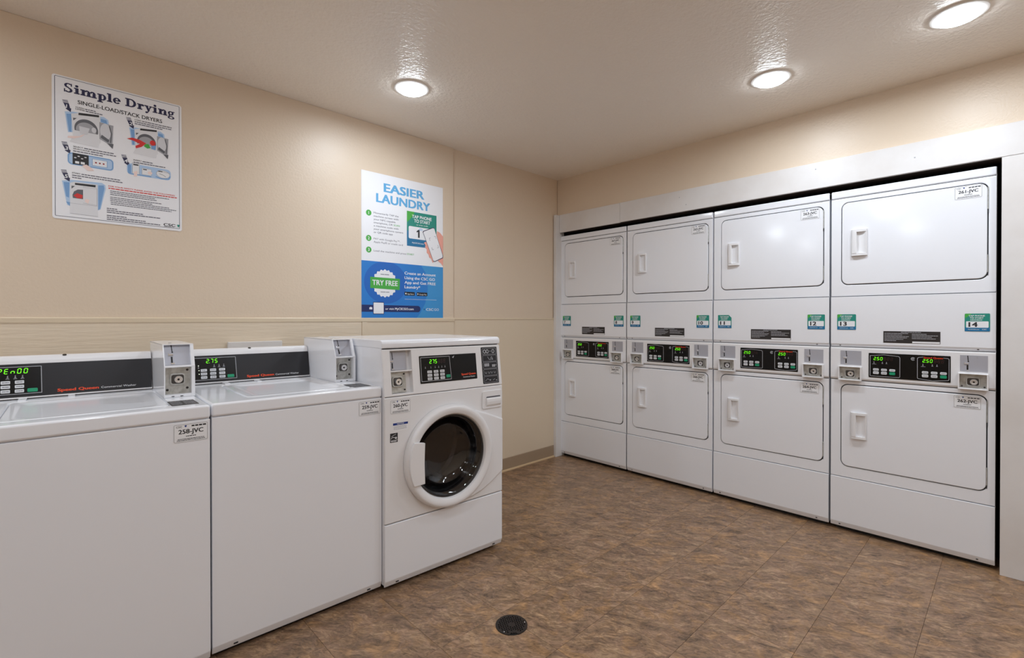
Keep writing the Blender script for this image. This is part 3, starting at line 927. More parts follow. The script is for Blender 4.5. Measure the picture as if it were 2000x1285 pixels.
    plate_ob('control_panel', [rrect(0, 0.0, WW, ph, 0.004, 2), rec], 0.012, 0.003, FL, 'enamel_plastic', t, -0.012)
    FR = lambda u, v, w_=0.0: FL(u + 0.037, v + 0.011, w_ - 0.030)
    bm = bmesh.new()
    rw, rh = 0.1065, 0.193
    def quad(*ps):
        bm.faces.new([bm.verts.new(FR(*q)) for q in ps])
    quad((0, 0, 0), (0, rh, 0), (0, rh, 0.021), (0, 0, 0.021)); quad((rw, 0, 0), (rw, rh, 0), (rw, rh, 0.021), (rw, 0, 0.021))
    quad((0, 0, 0), (rw, 0, 0), (rw, 0, 0.021), (0, 0, 0.021)); quad((0, rh, 0), (rw, rh, 0), (rw, rh, 0.021), (0, rh, 0.021))
    quad((0, 0, 0), (rw, 0, 0), (rw, rh, 0), (0, rh, 0))
    rb = ob('coin_recess', bm2me(bm, smooth=0), 'enamel_plastic', t)
    plate_ob('shelf', [rrect(0, 0.098, rw, 0.104, 0.001, 1)], 0.028, 0, FR, 'enamel_plastic', rb)
    slot_plate(t, lambda u, v, w_=0.0: FR(u + 0.003, v + 0.106, w_ + 0.004), 0.088, 0.084, 0.017)
    FV = lambda u, v, w_=0.0: FR(u + 0.001, v + 0.003, w_ + 0.004)
    v = plate_ob('coin_vault', [[(0, 0), (0.082, 0), (0.082, 0.094), (0, 0.094)]], 0.002, 0, FV, 'steel', t)
    FV2 = lambda a_, b_, c_=0.0: FV(a_, b_, c_ + 0.002)
    lock(v, FV2, 0.038, 0.050, 1.0)
    for q in ((0.074, 0.012), (0.074, 0.084)):
        plate_ob('bolt', [circle(q[0], q[1], 0.004, 10)], 0.003, 0.0005, FV2, 'dark_iron', v)
    # display
    FD = lambda u, v, w_=0.0: FL(u + 0.1825, v + 0.044, w_)
    p = plate_ob('display_panel', [rrect(0, 0, 0.329, 0.130, 0.003, 2)], 0.0018, 0.0003, FD, 'black_glass', t)
    a = Print()
    a.path([(0.007, 0.010), (0.007, 0.122), (0.168, 0.122), (0.172, 0.010)], 0.0022, True, 0.0022)
    a.build('panel_outline', 'print_silver', p, FD)
    Print().seg7('2.75', 0.053, 0.092, 0.0185, 0.0150, 0.0026).build('digits', 'led_green', p, FD)
    Print().seg7('888', 0.100, 0.092, 0.0185, 0.0150, 0.0026).build('unlit_digits', 'led_off', p, FD)
    g = Print()
    pictos(g, (0.030, 0.060, 0.084, 0.103, 0.121, 0.139), 0.070, 0.0040, 0.0024)
    g.build('pictograms', 'grey_mid', p, FD)
    h = Print()
    for r in range(3):
        for c in range(3):
            x, z = 0.039 + c * 0.0352, 0.0465 - r * 0.0162
            ob('button', put(plate([rrect(x, z, x + 0.0250, z + 0.0125, 0.002, 2)], 0.0016, 0.0004, 1), lambda a_, b_, c_: FD(a_, b_, c_ + 0.0018)), 'button_white', p)
            h.greek(x + 0.004, x + 0.021, z + 0.005, 0.0024, 0.0038, 3, r * 3 + c)
    h.build('button_print', 'ink_grey', p, FD)
    ob('button', put(plate([rrect(0.143, 0.019, 0.1665, 0.0335, 0.003, 2)], 0.0016, 0.0004, 1), lambda a_, b_, c_: FD(a_, b_, c_ + 0.0018)), 'button_green', p)
    Print().text('Speed Queen', 0.232, 0.0235, 0.0095, 0.088, 0.05, 0.0, w=0.0024).build('brand_lettering', 'logo_red', p, FD)
    Print().text('Commercial Washer', 0.242, 0.0110, 0.0062, 0.074, 0.0, 0.0, w=0.0024).build('lettering', 'print_white', p, FD)
    q = Print()
    q.poly([(0.183, 0.116), (0.190, 0.111), (0.197, 0.124), (0.192, 0.121)], 0.0024)
    q.build('emblem', 'print_silver', p, FD)
    # instruction strip of five pictures
    FI = lambda u, v, w_=0.0: FL(u + 0.5475, v + 0.0115, w_)
    p = plate_ob('instruction_label', [rrect(0, 0, 0.105, 0.190, 0.004, 2)], 0.0012, 0.0002, FI, 'console_black', t)
    f = Print(); e = Print()
    for k in range(5):
        z0 = 0.006 + (4 - k) * 0.0365
        f.path(rrect(0.0075, z0, 0.0975, z0 + 0.0315, 0.002, 1), 0.0014, True, 0.0016)
        if k == 0:
            for u in (0.022, 0.040, 0.078):
                e.ring(u, z0 + 0.0155, 0.0095, 0.0105, 0.004, 0.004, w=0.0018)
            e.rect(0.056, z0 + 0.014, 0.062, z0 + 0.018, 0.0018)
        elif k == 1:
            e.path([(0.040, z0 + 0.024), (0.048, z0 + 0.010), (0.058, z0 + 0.008), (0.062, z0 + 0.022)], 0.002, False, 0.0018)
            e.path([(0.066, z0 + 0.024), (0.070, z0 + 0.016), (0.066, z0 + 0.009), (0.074, z0 + 0.010)], 0.003, False, 0.0018)
        elif k == 2:
            for i in range(3):
                e.rect(0.015 + i * 0.011, z0 + 0.010, 0.024 + i * 0.011, z0 + 0.026, 0.0018)
            for i in range(2):
                e.rect(0.066 + i * 0.011, z0 + 0.006, 0.075 + i * 0.011, z0 + 0.019, 0.0018)
            e.poly(circle(0.091, z0 + 0.015, 0.003, 8), 0.0018)
        elif k == 3:
            for u in (0.022, 0.043, 0.060, 0.080):
                e.path([(u - 0.006, z0 + 0.020), (u - 0.003, z0 + 0.010), (u + 0.003, z0 + 0.010), (u + 0.005, z0 + 0.019)], 0.0018, False, 0.0018)
        else:
            e.path([(0.016, z0 + 0.009), (0.030, z0 + 0.020), (0.046, z0 + 0.009)], 0.0018, False, 0.0018)
            e.poly(circle(0.048, z0 + 0.012, 0.0035, 8), 0.0018); e.poly(circle(0.088, z0 + 0.009, 0.0035, 8), 0.0018)
            e.path([(0.064, z0 + 0.010), (0.078, z0 + 0.016)], 0.0018, False, 0.0018)
    f.build('frame_lines', 'grey_mid', p, FI)
    e.build('pictograms', 'print_silver', p, FI)
    # top cap
    ob('top_cap', prof([(0.029, 1.0855), (0.024, 1.0885), (0.024, 1.108), (0.030, 1.119), (0.042, 1.1235), (0.68, 1.1235), (0.70, 1.115), (0.70, 1.0855)], -0.002, WW + 0.002, 0.004, 3), 'enamel', t)
    # stickers
    id_sticker(t, face(0.0260, -0.0002, 0.7925), '260-JVC')
    FN = face(0.0395, -0.0002, 0.7150)
    p = plate_ob('notice_sticker', [[(0, 0), (0.074, 0), (0.074, 0.036), (0, 0.036)]], 0.0004, 0, FN, 'paper', t)
    Print().rect(0, 0.026, 0.074, 0.036, 0.0007).build('band', 'sticker_blue', p, FN)
    Print().text('NOTICE', 0.037, 0.0285, 0.0055, 0.034, 0.02, align='C', w=0.001).build('lettering', 'print_white', p, FN)
    a = Print()
    for k in range(3):
        a.greek(0.003, 0.068, 0.019 - k * 0.006, 0.0020, 0.0007, 3, k)
    a.build('small_print', 'ink_pale', p, FN)
    FE = face(0.0255, -0.0002, 0.6660)
    p = plate_ob('energy_sticker', [[(0, 0), (0.037, 0), (0.037, 0.041), (0, 0.041)]], 0.0004, 0, FE, 'ink', t)
    a = Print()
    a.path([(0.004, 0.017), (0.010, 0.023), (0.020, 0.022), (0.030, 0.014)], 0.002, False, 0.0008)
    a.path([(0.006, 0.026), (0.016, 0.032), (0.028, 0.036)], 0.0014, False, 0.0008)
    a.poly([(0.028, 0.026), (0.030, 0.021), (0.034, 0.021), (0.031, 0.018), (0.032, 0.014), (0.028, 0.017), (0.024, 0.014), (0.025, 0.018), (0.022, 0.021), (0.026, 0.021)], 0.0008)
    a.rect(0.002, 0.0085, 0.035, 0.0100, 0.0008)
    a.greek(0.004, 0.033, 0.0035, 0.0030, 0.0008, 4, 2)
    a.build('emblem', 'paper', p, FE)
front_loader()

# white box on the wall behind the second washer
ub = thing('utility_box', 'white flat box on the wall behind the second washer console', 'wall box', (0.650, -0.004, 0.90))
plate_ob('cover', [rrect(0, 0, 0.264, 0.200, 0.004, 3)], 0.022, 0.003, face(0, -0.004, 0), 'board_white', ub)
plate_ob('back_plate', [rrect(0.004, 0.004, 0.260, 0.196, 0.004, 3)], 0.006, 0, face(0, 0, 0), 'board_white', ub)

# ------------------------------------------------------------------ sign: Simple Drying
def slab(pr, s, u, v, xh, w_):
    """heavy slab-serif lettering; u, v baseline start, xh x-height; returns end u"""
    k = xh
    st, sl = 0.38, 0.19
    def R(a, b_, c, d): pr.rect(u + a * k, v + b_ * k, u + c * k, v + d * k, w_)
    def G(cx, cy, rx, ry, tx, ty, a0=0, a1=360): pr.ring(u + cx * k, v + cy * k, rx * k, ry * k, tx * k, ty * k, a0, a1, 24, w_)
    def Pg(*p): pr.poly([(u + x * k, v + y * k) for x, y in p], w_)
    for ch in s:
        if ch == ' ':
            u += 0.50 * k; continue
        if ch == 'S':
            G(0.56, 1.10, 0.46, 0.40, 0.28, 0.16, 35, 270); G(0.56, 0.36, 0.50, 0.42, 0.30, 0.18, -150, 90)
            Pg((0.30, 0.88), (0.62, 0.62), (0.86, 0.62), (0.52, 0.92)); R(0.86, 1.02, 1.0, 1.48); R(0.06, -0.03, 0.20, 0.50); adv = 1.22
        elif ch == 'i':
            R(0.18, 0, 0.18 + st, 1.0); R(0.02, 0, 0.70, sl); R(0.02, 1 - sl, 0.4, 1.0)
            pr.poly(circle(u + 0.35 * k, v + 1.30 * k, 0.20 * k, 16), w_); adv = 0.76
        elif ch == 'l':
            R(0.18, 0, 0.18 + st, 1.45); R(0.02, 0, 0.70, sl); R(0.02, 1.45 - sl, 0.4, 1.45); adv = 0.76
        elif ch in 'mn':
            R(0.18, 0, 0.18 + st, 1.0); R(0.02, 0, 0.66, sl); R(0.02, 1 - sl, 0.4, 1.0)
            x = 0.18
            for q in range(2 if ch == 'm' else 1):
                x += 0.66
                R(x, 0, x + st, 0.62); R(x - 0.12, 0, x + st + 0.14, sl); G(x + 0.0, 0.62, st, 0.40, 0.34, 0.20, 0, 100); G(x - 0.05, 0.60, 0.30, 0.42, 0.22, 0.22, 70, 165)
            adv = x + st + 0.18
        elif ch == 'p':
            R(0.18, -0.42, 0.18 + st, 1.0); R(0.02, -0.42, 0.72, -0.42 + sl); R(0.02, 1 - sl, 0.4, 1.0); G(0.66, 0.50, 0.48, 0.53, 0.32, 0.17); adv = 1.22
        elif ch == 'e':
            G(0.52, 0.50, 0.50, 0.53, 0.32, 0.17, 0, 325); R(0.16, 0.44, 1.0, 0.60); adv = 1.10
        elif ch == 'D':
            R(0.20, 0, 0.56, 1.45); R(0.02, 0, 0.8, sl); R(0.02, 1.45 - sl, 0.8, 1.45); G(0.72, 0.725, 0.76, 0.725, 0.36, 0.18, -90, 90, ); adv = 1.60
        elif ch == 'r':
            R(0.18, 0, 0.18 + st, 1.0); R(0.02, 0, 0.72, sl); R(0.02, 1 - sl, 0.4, 1.0); G(0.72, 0.66, 0.26, 0.37, 0.18, 0.20, 60, 170)
            pr.poly(circle(u + 0.80 * k, v + 0.82 * k, 0.17 * k, 14), w_); adv = 1.0
        elif ch == 'y':
            Pg((0.10, 1.0), (0.46, 1.0), (0.76, 0.12), (0.58, -0.10), (0.50, -0.02)); Pg((0.82, 1.0), (1.00, 1.0), (0.52, -0.30), (0.36, -0.30))
            R(0.0, 1 - sl, 0.56, 1.0); R(0.70, 1 - sl, 1.12, 1.0); pr.poly(circle(u + 0.30 * k, v - 0.26 * k, 0.17 * k, 14), w_); adv = 1.14
        elif ch == 'g':
            G(0.46, 0.64, 0.42, 0.38, 0.28, 0.16); G(0.50, -0.18, 0.50, 0.28, 0.26, 0.13); Pg((0.10, 0.20), (0.20, 0.32), (0.40, 0.30), (0.30, 0.12), (0.70, 0.12), (0.80, -0.02), (0.20, 0.02))
            R(0.70, 0.84, 1.02, 1.0); adv = 1.06
        u += adv * k
    return u

sg = thing('instruction_sign', 'white sign titled Simple Drying with dryer pictures on the beige wall', 'sign', (0.003, 0.0, 1.645))
SF = face(0, -0.003, 0)
plate_ob('sign_board', [rrect(0, 0, 0.456, 0.610, 0.010, 5)], 0.003, 0.0006, face(0, 0, 0), 'sign_white', sg)
Print().path(rrect(0.009, 0.012, 0.447, 0.603, 0.002, 1), 0.0016, True).build('border_line', 'navy', sg, SF)
pr = Print()
slab(pr, 'Simple Drying', 0.0, 0.0, 1.0, 0.0006)
mxu = max(p[0] for p in pr.v)
pr.v = [(0.036 + p[0] * 0.392 / mxu, 0.5455 + p[1] * 0.0255, p[2]) for p in pr.v]
pr.build('title', 'navy', sg, SF)
Print().text('SINGLE-LOAD/STACK DRYERS', 0.081, 0.5045, 0.0165, 0.298, 0.022).build('subtitle', 'ink', sg, SF)
# numbered arrow tags
for num, (u, v) in zip('12345', ((0.032, 0.464), (0.245, 0.450), (0.029, 0.285), (0.227, 0.276), (0.027, 0.165))):
    tg = Print()
    for k in range(3):
        tg.poly([(u + k * 0.0012, v + 0.044 - k * 0.0050), (u + 0.017 + k * 0.0012, v + 0.046 - k * 0.0050), (u + 0.018 + k * 0.0012, v + 0.0435 - k * 0.0050), (u + 0.0008 + k * 0.0012, v + 0.0415 - k * 0.005)])
    tg.poly([(u + 0.004, v + 0.031), (u + 0.021, v + 0.033), (u + 0.025, v + 0.014), (u + 0.0285, v + 0.0145), (u + 0.027, v - 0.002), (u + 0.010, v + 0.009), (u + 0.0125, v + 0.0115)])
    tg = tg.build('arrow_tag', 'navy', sg, SF)
    Print().text(num, u + 0.0115, v + 0.0125, 0.0150, None, 0.03, w=0.0007, rot=-0.08).build('number', 'print_white', tg, SF)
# pictures: pale blue ground, machine, dark details
def picture(name, *layers):
    first = None
    for nm, mt, fn in layers:
        a = Print()
        fn(a)
        o = a.build(name if first is None else nm, mt, sg if first is None else first, SF)
        first = first or o
def ell(cx, cy, rx, ry, n=24, a0=0, a1=360):
    return [(cx + rx * math.cos(math.radians(a0 + (a1 - a0) * i / n)), cy + ry * math.sin(math.radians(a0 + (a1 - a0) * i / n))) for i in range(n + (a1 - a0 != 360))]
def open_dryer(ox, oy, s, clothes):
    q = lambda x, y: (ox + x * s, oy + y * s)
    L = lambda pts: [q(*p) for p in pts]
    lay = [
        ('ground', 'pale_blue', lambda a: (a.poly(L([(0.040, 0.460), (0.065, 0.466), (0.168, 0.472), (0.182, 0.462), (0.184, 0.448), (0.178, 0.408), (0.050, 0.374)]), 0.0004))),
        ('ground_shade', 'mid_blue', lambda a: (a.poly(L([(0.045, 0.452), (0.062, 0.455), (0.060, 0.378), (0.053, 0.378)]), 0.0005), a.poly(L([(0.157, 0.462), (0.176, 0.460), (0.179, 0.444), (0.157, 0.448)]), 0.0005))),
        ('machine', 'machine_grey', lambda a: (a.poly(L([(0.060, 0.456), (0.083, 0.466), (0.155, 0.472), (0.155, 0.352), (0.066, 0.350)]), 0.0006), a.poly(L([(0.068, 0.364), (0.153, 0.364), (0.148, 0.331), (0.055, 0.335)]), 0.0007))),
        ('control_strip', 'ink', lambda a: a.poly(L([(0.084, 0.467), (0.151, 0.475), (0.151, 0.466), (0.083, 0.457)]), 0.0008)),
        ('corner_mark', 'grey_dark', lambda a: a.poly(L([(0.066, 0.440), (0.078, 0.442), (0.067, 0.429)]), 0.0008)),
        ('opening', 'grey_dark', lambda a: a.poly(L(ell(0.109, 0.400, 0.039, 0.044, 20, -15, 195)), 0.0009)),
        ('drum', 'grey_mid', lambda a: (a.poly(L(ell(0.108, 0.396, 0.033, 0.034, 20, -12, 192)), 0.0010))),
        ('open_door', 'grey_mid', lambda a: a.poly(L([(0.152, 0.446), (0.200, 0.442), (0.196, 0.342), (0.178, 0.358), (0.152, 0.372)]), 0.0007)),
        ('door_panel', 'grey_light', lambda a: a.poly(L(ell(0.173, 0.408, 0.019, 0.036)), 0.0009)),
        ('door_shade', 'grey_dark', lambda a: (a.path(L([(0.186, 0.436), (0.193, 0.405), (0.190, 0.364)]), 0.004 * s, False, 0.0010), a.poly(L([(0.160, 0.392), (0.186, 0.374), (0.182, 0.362), (0.156, 0.378)]), 0.0010), a.poly(L([(0.178, 0.358), (0.200, 0.360), (0.197, 0.338)]), 0.0010))),
    ]
    if clothes:
        lay += [('red_clothes', 'red', lambda a: (a.poly(L([(0.030, 0.402), (0.052, 0.412), (0.082, 0.408), (0.108, 0.396), (0.088, 0.374), (0.066, 0.362), (0.064, 0.374), (0.082, 0.388), (0.056, 0.398)]), 0.0012), a.poly(L(ell(0.134, 0.405, 0.012, 0.014, 10)), 0.0012))),
                ('green_clothes', 'green', lambda a: a.poly(L([(0.102, 0.392), (0.116, 0.396), (0.126, 0.378), (0.112, 0.372), (0.098, 0.380)]), 0.0013)),
                ('blue_clothes', 'mid_blue', lambda a: a.poly(L([(0.128, 0.390), (0.148, 0.396), (0.146, 0.372), (0.128, 0.374)]), 0.0013))]
    else:
        lay += [('drum_light', 'grey_light', lambda a: (a.poly(L([(0.085, 0.410), (0.120, 0.408), (0.112, 0.378), (0.088, 0.378)]), 0.0011), a.poly(L(ell(0.134, 0.404, 0.008, 0.012)), 0.0011))),
                ('hand', 'skin_pale', lambda a: a.poly(L([(0.050, 0.358), (0.086, 0.366), (0.104, 0.380), (0.094, 0.366), (0.070, 0.352), (0.048, 0.350)]), 0.0012))]
    picture('dryer_picture', *lay)
open_dryer(0.0, 0.0, 1.0, False)
open_dryer(0.256 - 0.040 * 0.92, 0.338 - 0.337 * 0.92, 0.92, True)
picture('keypad_picture',
    ('ground', 'pale_blue', lambda a: a.poly(rrect(0.048, 0.238, 0.200, 0.290, 0.014, 4), 0.0004)),
    ('ground_shade', 'mid_blue', lambda a: (a.path(rrect(0.051, 0.241, 0.197, 0.287, 0.012, 4), 0.004, True, 0.0005))),
    ('keypad', 'ink', lambda a: a.poly([(0.064, 0.290), (0.116, 0.289), (0.116, 0.243), (0.064, 0.241)], 0.0007)),
    ('keys', 'print_white', lambda a: ([a.rect(0.072 + k * 0.018, 0.246, 0.085 + k * 0.018, 0.256, 0.0009) for k in range(2)], [a.rect(0.069 + k * 0.011, 0.268 + (k % 2) * 0.008, 0.076 + k * 0.011, 0.272 + (k % 2) * 0.008, 0.0009) for k in range(4)], a.rect(0.128, 0.249, 0.178, 0.278, 0.0007))),
    ('key_frame', 'mid_blue', lambda a: a.path(rrect(0.128, 0.249, 0.178, 0.278, 0.001, 1), 0.0016, True, 0.0009)),
    ('key_marks', 'red', lambda a: [a.poly(circle(0.140 + 0.013 * k, 0.263, 0.0035, 8), 0.0010) for k in range(3)]),
    ('key_dots', 'ink', lambda a: [a.rect(0.138 + 0.013 * k, 0.262, 0.142 + 0.013 * k, 0.265, 0.0012) for k in range(3)]),
    ('hand', 'skin_pale', lambda a: a.poly([(0.094, 0.240), (0.108, 0.248), (0.122, 0.240), (0.134, 0.226), (0.112, 0.222)], 0.0011)))
picture('payment_picture',
    ('ground', 'pale_blue', lambda a: a.poly(rrect(0.247, 0.237, 0.412, 0.288, 0.016, 4), 0.0004)),
    ('ground_shade', 'mid_blue', lambda a: (a.poly(rrect(0.250, 0.240, 0.262, 0.282, 0.005, 3), 0.0005), a.path([(0.255, 0.241), (0.335, 0.241)], 0.004, False, 0.0005), a.path([(0.355, 0.246), (0.375, 0.240), (0.404, 0.244), (0.409, 0.256)], 0.004, False, 0.0005))),
    ('cards', 'paper', lambda a: (a.rect(0.267, 0.243, 0.292, 0.292, 0.0006), a.rect(0.302, 0.246, 0.337, 0.275, 0.0006), a.poly(ell(0.382, 0.262, 0.026, 0.018), 0.0006))),
    ('card_lines', 'ink', lambda a: (a.rect(0.270, 0.282, 0.289, 0.288, 0.0008), a.rect(0.306, 0.268, 0.320, 0.272, 0.0008), a.rect(0.362, 0.272, 0.380, 0.276, 0.0008), a.path([(0.368, 0.262), (0.384, 0.258), (0.392, 0.252)], 0.0014, False, 0.0008))),
    ('card_edges', 'grey_mid', lambda a: (a.path([(0.267, 0.243), (0.267, 0.292), (0.292, 0.292), (0.292, 0.243)], 0.0012, False, 0.0008), a.path(rrect(0.302, 0.246, 0.337, 0.275, 0.001, 1), 0.0010, True, 0.0008), a.path(ell(0.382, 0.262, 0.026, 0.018), 0.0012, True, 0.0008), a.line((0.382, 0.274), (0.408, 0.272), 0.0016, 0.0008))),
    ('hand', 'skin_pale', lambda a: a.poly([(0.272, 0.252), (0.285, 0.258), (0.284, 0.232), (0.272, 0.230)], 0.0009)),
    ('hand', 'skin_pale', lambda a: a.poly(ell(0.332, 0.258, 0.009, 0.007, 10), 0.0009)))
picture('closed_dryer_picture',
    ('ground', 'pale_blue', lambda a: (a.poly([(0.030, 0.163), (0.060, 0.172), (0.160, 0.178), (0.171, 0.170), (0.173, 0.155), (0.155, 0.060), (0.140, 0.050), (0.046, 0.062)], 0.0004))),
    ('ground_shade', 'mid_blue', lambda a: (a.poly([(0.035, 0.158), (0.054, 0.160), (0.052, 0.094), (0.043, 0.098)], 0.0005), a.poly([(0.148, 0.165), (0.166, 0.168), (0.168, 0.154), (0.153, 0.062), (0.147, 0.056)], 0.0005), a.poly([(0.042, 0.076), (0.056, 0.075), (0.054, 0.058)], 0.0005))),
    ('machine', 'machine_grey', lambda a: a.poly([(0.055, 0.158), (0.070, 0.166), (0.145, 0.167), (0.146, 0.026), (0.055, 0.028)], 0.0006)),
    ('control_strip', 'ink', lambda a: a.poly([(0.071, 0.161), (0.139, 0.164), (0.138, 0.154), (0.071, 0.153)], 0.0008)),
    ('opening', 'grey_dark', lambda a: (a.poly([(0.097, 0.136), (0.080, 0.134), (0.068, 0.124), (0.063, 0.108), (0.064, 0.095), (0.097, 0.095)], 0.0008), a.poly([(0.060, 0.147), (0.071, 0.147), (0.060, 0.134)], 0.0008))),
    ('door_lines', 'grey_mid', lambda a: (a.path([(0.097, 0.148), (0.143, 0.148), (0.143, 0.075), (0.097, 0.078)], 0.0010, False, 0.0008), a.line((0.055, 0.072), (0.145, 0.072), 0.0010, 0.0008), a.path([(0.055, 0.028), (0.146, 0.026)], 0.0012, False, 0.0008))),
    ('red_clothes', 'red', lambda a: a.poly([(0.066, 0.106), (0.078, 0.118), (0.096, 0.112), (0.094, 0.098), (0.078, 0.096)], 0.0010)),
    ('hand', 'skin_pale', lambda a: a.poly([(0.102, 0.086), (0.106, 0.098), (0.118, 0.096), (0.114, 0.078)], 0.0010)))
tx = Print()
for words, u, v, ww in (('CLEAN', 0.074, 0.4865, 0.028), ('LIMPIE', 0.074, 0.4785, 0.030), ('LOAD', 0.276, 0.4900, 0.024), ('SELECT', 0.066, 0.3150, 0.032), ('SELECCIONE', 0.066, 0.3055, 0.054), ('INSERT', 0.271, 0.3035, 0.030), ('START', 0.062, 0.2005, 0.027)):
    tx.text(words, u, v, 0.0055, ww, 0.02)
tx.build('captions', 'ink', sg, SF)
g = Print()
for a0, a1, v, sd in ((0.105, 0.142, 0.4865, 1), (0.107, 0.166, 0.4785, 2), (0.303, 0.420, 0.4900, 3), (0.276, 0.415, 0.4810, 4), (0.276, 0.380, 0.4725, 5), (0.101, 0.204, 0.3150, 6), (0.123, 0.209, 0.3055, 7), (0.066, 0.165, 0.2960, 8), (0.304, 0.343, 0.3035, 9), (0.271, 0.391, 0.2940, 10), (0.092, 0.227, 0.2005, 11), (0.062, 0.231, 0.1910, 12), (0.062, 0.092, 0.1815, 13)):
    g.greek(a0, a1, v, 0.0042, 0.0004, 2.4, sd)
for k, (a0, a1) in enumerate(((0.188, 0.405), (0.188, 0.350), (0.188, 0.360), (0.188, 0.375), (0.188, 0.340), (0.188, 0.405), (0.190, 0.435), (0.190, 0.415))):
    g.greek(a0, a1, 0.1465 - k * 0.0078 - (0.004 if k > 2 else 0), 0.0034, 0.0004, 2.6, k + 30)
for k, (a0, a1) in enumerate(((0.176, 0.212), (0.176, 0.305), (0.176, 0.370), (0.176, 0.245), (0.176, 0.315), (0.176, 0.370))):
    g.greek(a0, a1, 0.0665 - k * 0.0085 - (0.006 if k > 2 else 0), 0.0042, 0.0004, 2.6, k + 50)
g.build('small_print', 'ink_grey', sg, SF)
Print().text('FOR YOUR SAFETY PLEASE AVOID THE FOLLOWING:', 0.182, 0.1660, 0.0062, 0.247, 0.02).greek(0.182, 0.436, 0.1570, 0.0044, 0.0004, 3, 3).build('red_heading', 'red', sg, SF)
Print().text('CSC', 0.383, 0.0185, 0.0125, 0.047, 0.03).greek(0.385, 0.425, 0.0150, 0.0016).build('logo', 'ink', sg, SF)
Print().poly([(0.436, 0.0305), (0.447, 0.0305), (0.4435, 0.0185), (0.4400, 0.0185)], 0.0009).build('emblem', 'teal', sg, SF)

# ------------------------------------------------------------------ poster: Easier Laundry
po = thing('laundry_poster', 'tall white and blue poster titled Easier Laundry on the beige wall', 'poster', (1.391, 0.0, 1.2265))
PW, PH = 0.617, 0.922
plate_ob('poster_sheet', [[(0, 0), (PW, 0), (PW, PH), (0, PH)]], 0.0025, 0.0003, face(0, 0, 0), 'sign_white', po)
PF = face(0, -0.0025, 0)
band = Print().rect(0, 0, PW, 0.359).build('blue_band', 'poster_blue', po, PF)
cl = [(0.17 + 0.153 * math.cos(2 * math.pi * i / 64), 0.228 + 0.136 * math.sin(2 * math.pi * i / 64)) for i in range(64)]
Print().poly([(min(max(x, 0.0), PW), min(max(y, 0.0), 0.359)) for x, y in cl], 0.0007).build('dark_disc', 'poster_blue_deep', band, PF)
rt = [(PW, 0), (PW, 0.359), (0.435, 0.359), (0.470, 0.31), (0.488, 0.25), (0.488, 0.19), (0.468, 0.10), (0.425, 0.03), (0.40, 0.0)]
Print().poly(rt, 0.0007).build('light_curve', 'poster_blue_light', band, PF)
a = Print()
a.text('EASIER', 0.153, 0.8125, 0.0540, 0.308, 0.045)
a.text('LAUNDRY', 0.100, 0.7390, 0.0545, 0.409, 0.045)
a.build('title', 'sky_blue', po, PF)
for num, v in (('1', 0.661), ('2', 0.502), ('3', 0.429)):
    o = Print().poly(circle(0.049, v, 0.0185, 28), 0.0005).build('number_disc', 'green', po, PF)
    Print().text(num, 0.049, v - 0.0095, 0.0190, None, 0.02, align='C', w=0.0008).build('number', 'print_white', o, PF)
a = Print()
for k, (s, ww) in enumerate((('Momentarily TAP the', 0.178), ('machine screen with', 0.178), ('your NFC-capable', 0.155), ('smartphone, OR', 0.135), ('a machine code with', 0.178), ('your smartphone camera', 0.213), ('or QR code app', 0.135))):
    a.text(s, 0.083, 0.6615 - k * 0.0205, 0.0112, ww, 0.008)
a.build('instruction_text', 'ink_grey', po, PF)
a = Print()
a.text('PAY with Google Pay™,', 0.083, 0.4975, 0.0112, 0.190)
a.text('Apple Pay® or credit card', 0.083, 0.4770, 0.0112, 0.210)
a.build('instruction_text', 'ink_grey', po, PF)
a = Print()
a.text('Load the machine and press', 0.083, 0.4215, 0.0112, 0.236)
a.build('instruction_text', 'ink_grey', po, PF)
Print().text('SCAN', 0.224, 0.6000, 0.0112, 0.046, 0.012).text('START', 0.325, 0.4215, 0.0112, 0.054, 0.008).build('green_words', 'green', po, PF)
card = Print().rect(0.324, 0.483, 0.562, 0.716, 0.0005).build('tap_card', 'teal', po, PF)
Print().rect(0.324, 0.483, 0.562, 0.585, 0.0007).build('lower_field', 'teal_blue', card, PF)
Print().poly([(0.324, 0.716), (0.324, 0.640), (0.346, 0.660), (0.372, 0.690), (0.384, 0.716)], 0.0007).build('green_corner', 'green', card, PF)
a = Print()
a.text('TAP PHONE', 0.442, 0.6740, 0.0215, 0.158, 0.03, align='C', w=0.0009)
a.text('TO START', 0.444, 0.6465, 0.0215, 0.130, 0.03, align='C', w=0.0009)
a.text('or scan code', 0.444, 0.6285, 0.0085, 0.092, 0.01, align='C', w=0.0009)
Print().poly(rrect(0.337, 0.534, 0.549, 0.617, 0.010, 4), 0.0009).build('number_field', 'print_white', card, PF)
a.text('MyCSCGO.com', 0.364, 0.5030, 0.0090, 0.092, 0.012, w=0.0009)
a.build('lettering', 'print_white', card, PF)
Print().poly([(0.410, 0.5455), (0.423, 0.5455), (0.423, 0.5985), (0.412, 0.5985), (0.398, 0.5870), (0.401, 0.5790), (0.410, 0.5850)], 0.0012).build('number', 'ink', card, PF)
a = Print()
for r in (0.012, 0.020):
    a.ring(0.432, 0.590, r, r, 0.003, 0.003, 30, 150, 10, 0.0012)
a.build('signal_waves', 'sky_blue', card, PF)
hand = Print()
hand.poly([(0.565, 0.610), (0.590, 0.602), (0.617, 0.578), (0.617, 0.365), (0.600, 0.385), (0.575, 0.400), (0.560, 0.450)], 0.0014)
hand.poly([(0.458, 0.516), (0.470, 0.524), (0.500, 0.520), (0.545, 0.400), (0.530, 0.384), (0.516, 0.412), (0.500, 0.420), (0.494, 0.440), (0.480, 0.450), (0.480, 0.472), (0.466, 0.486), (0.470, 0.500)], 0.0014)
hand = hand.build('hand_print', 'skin', po, PF)
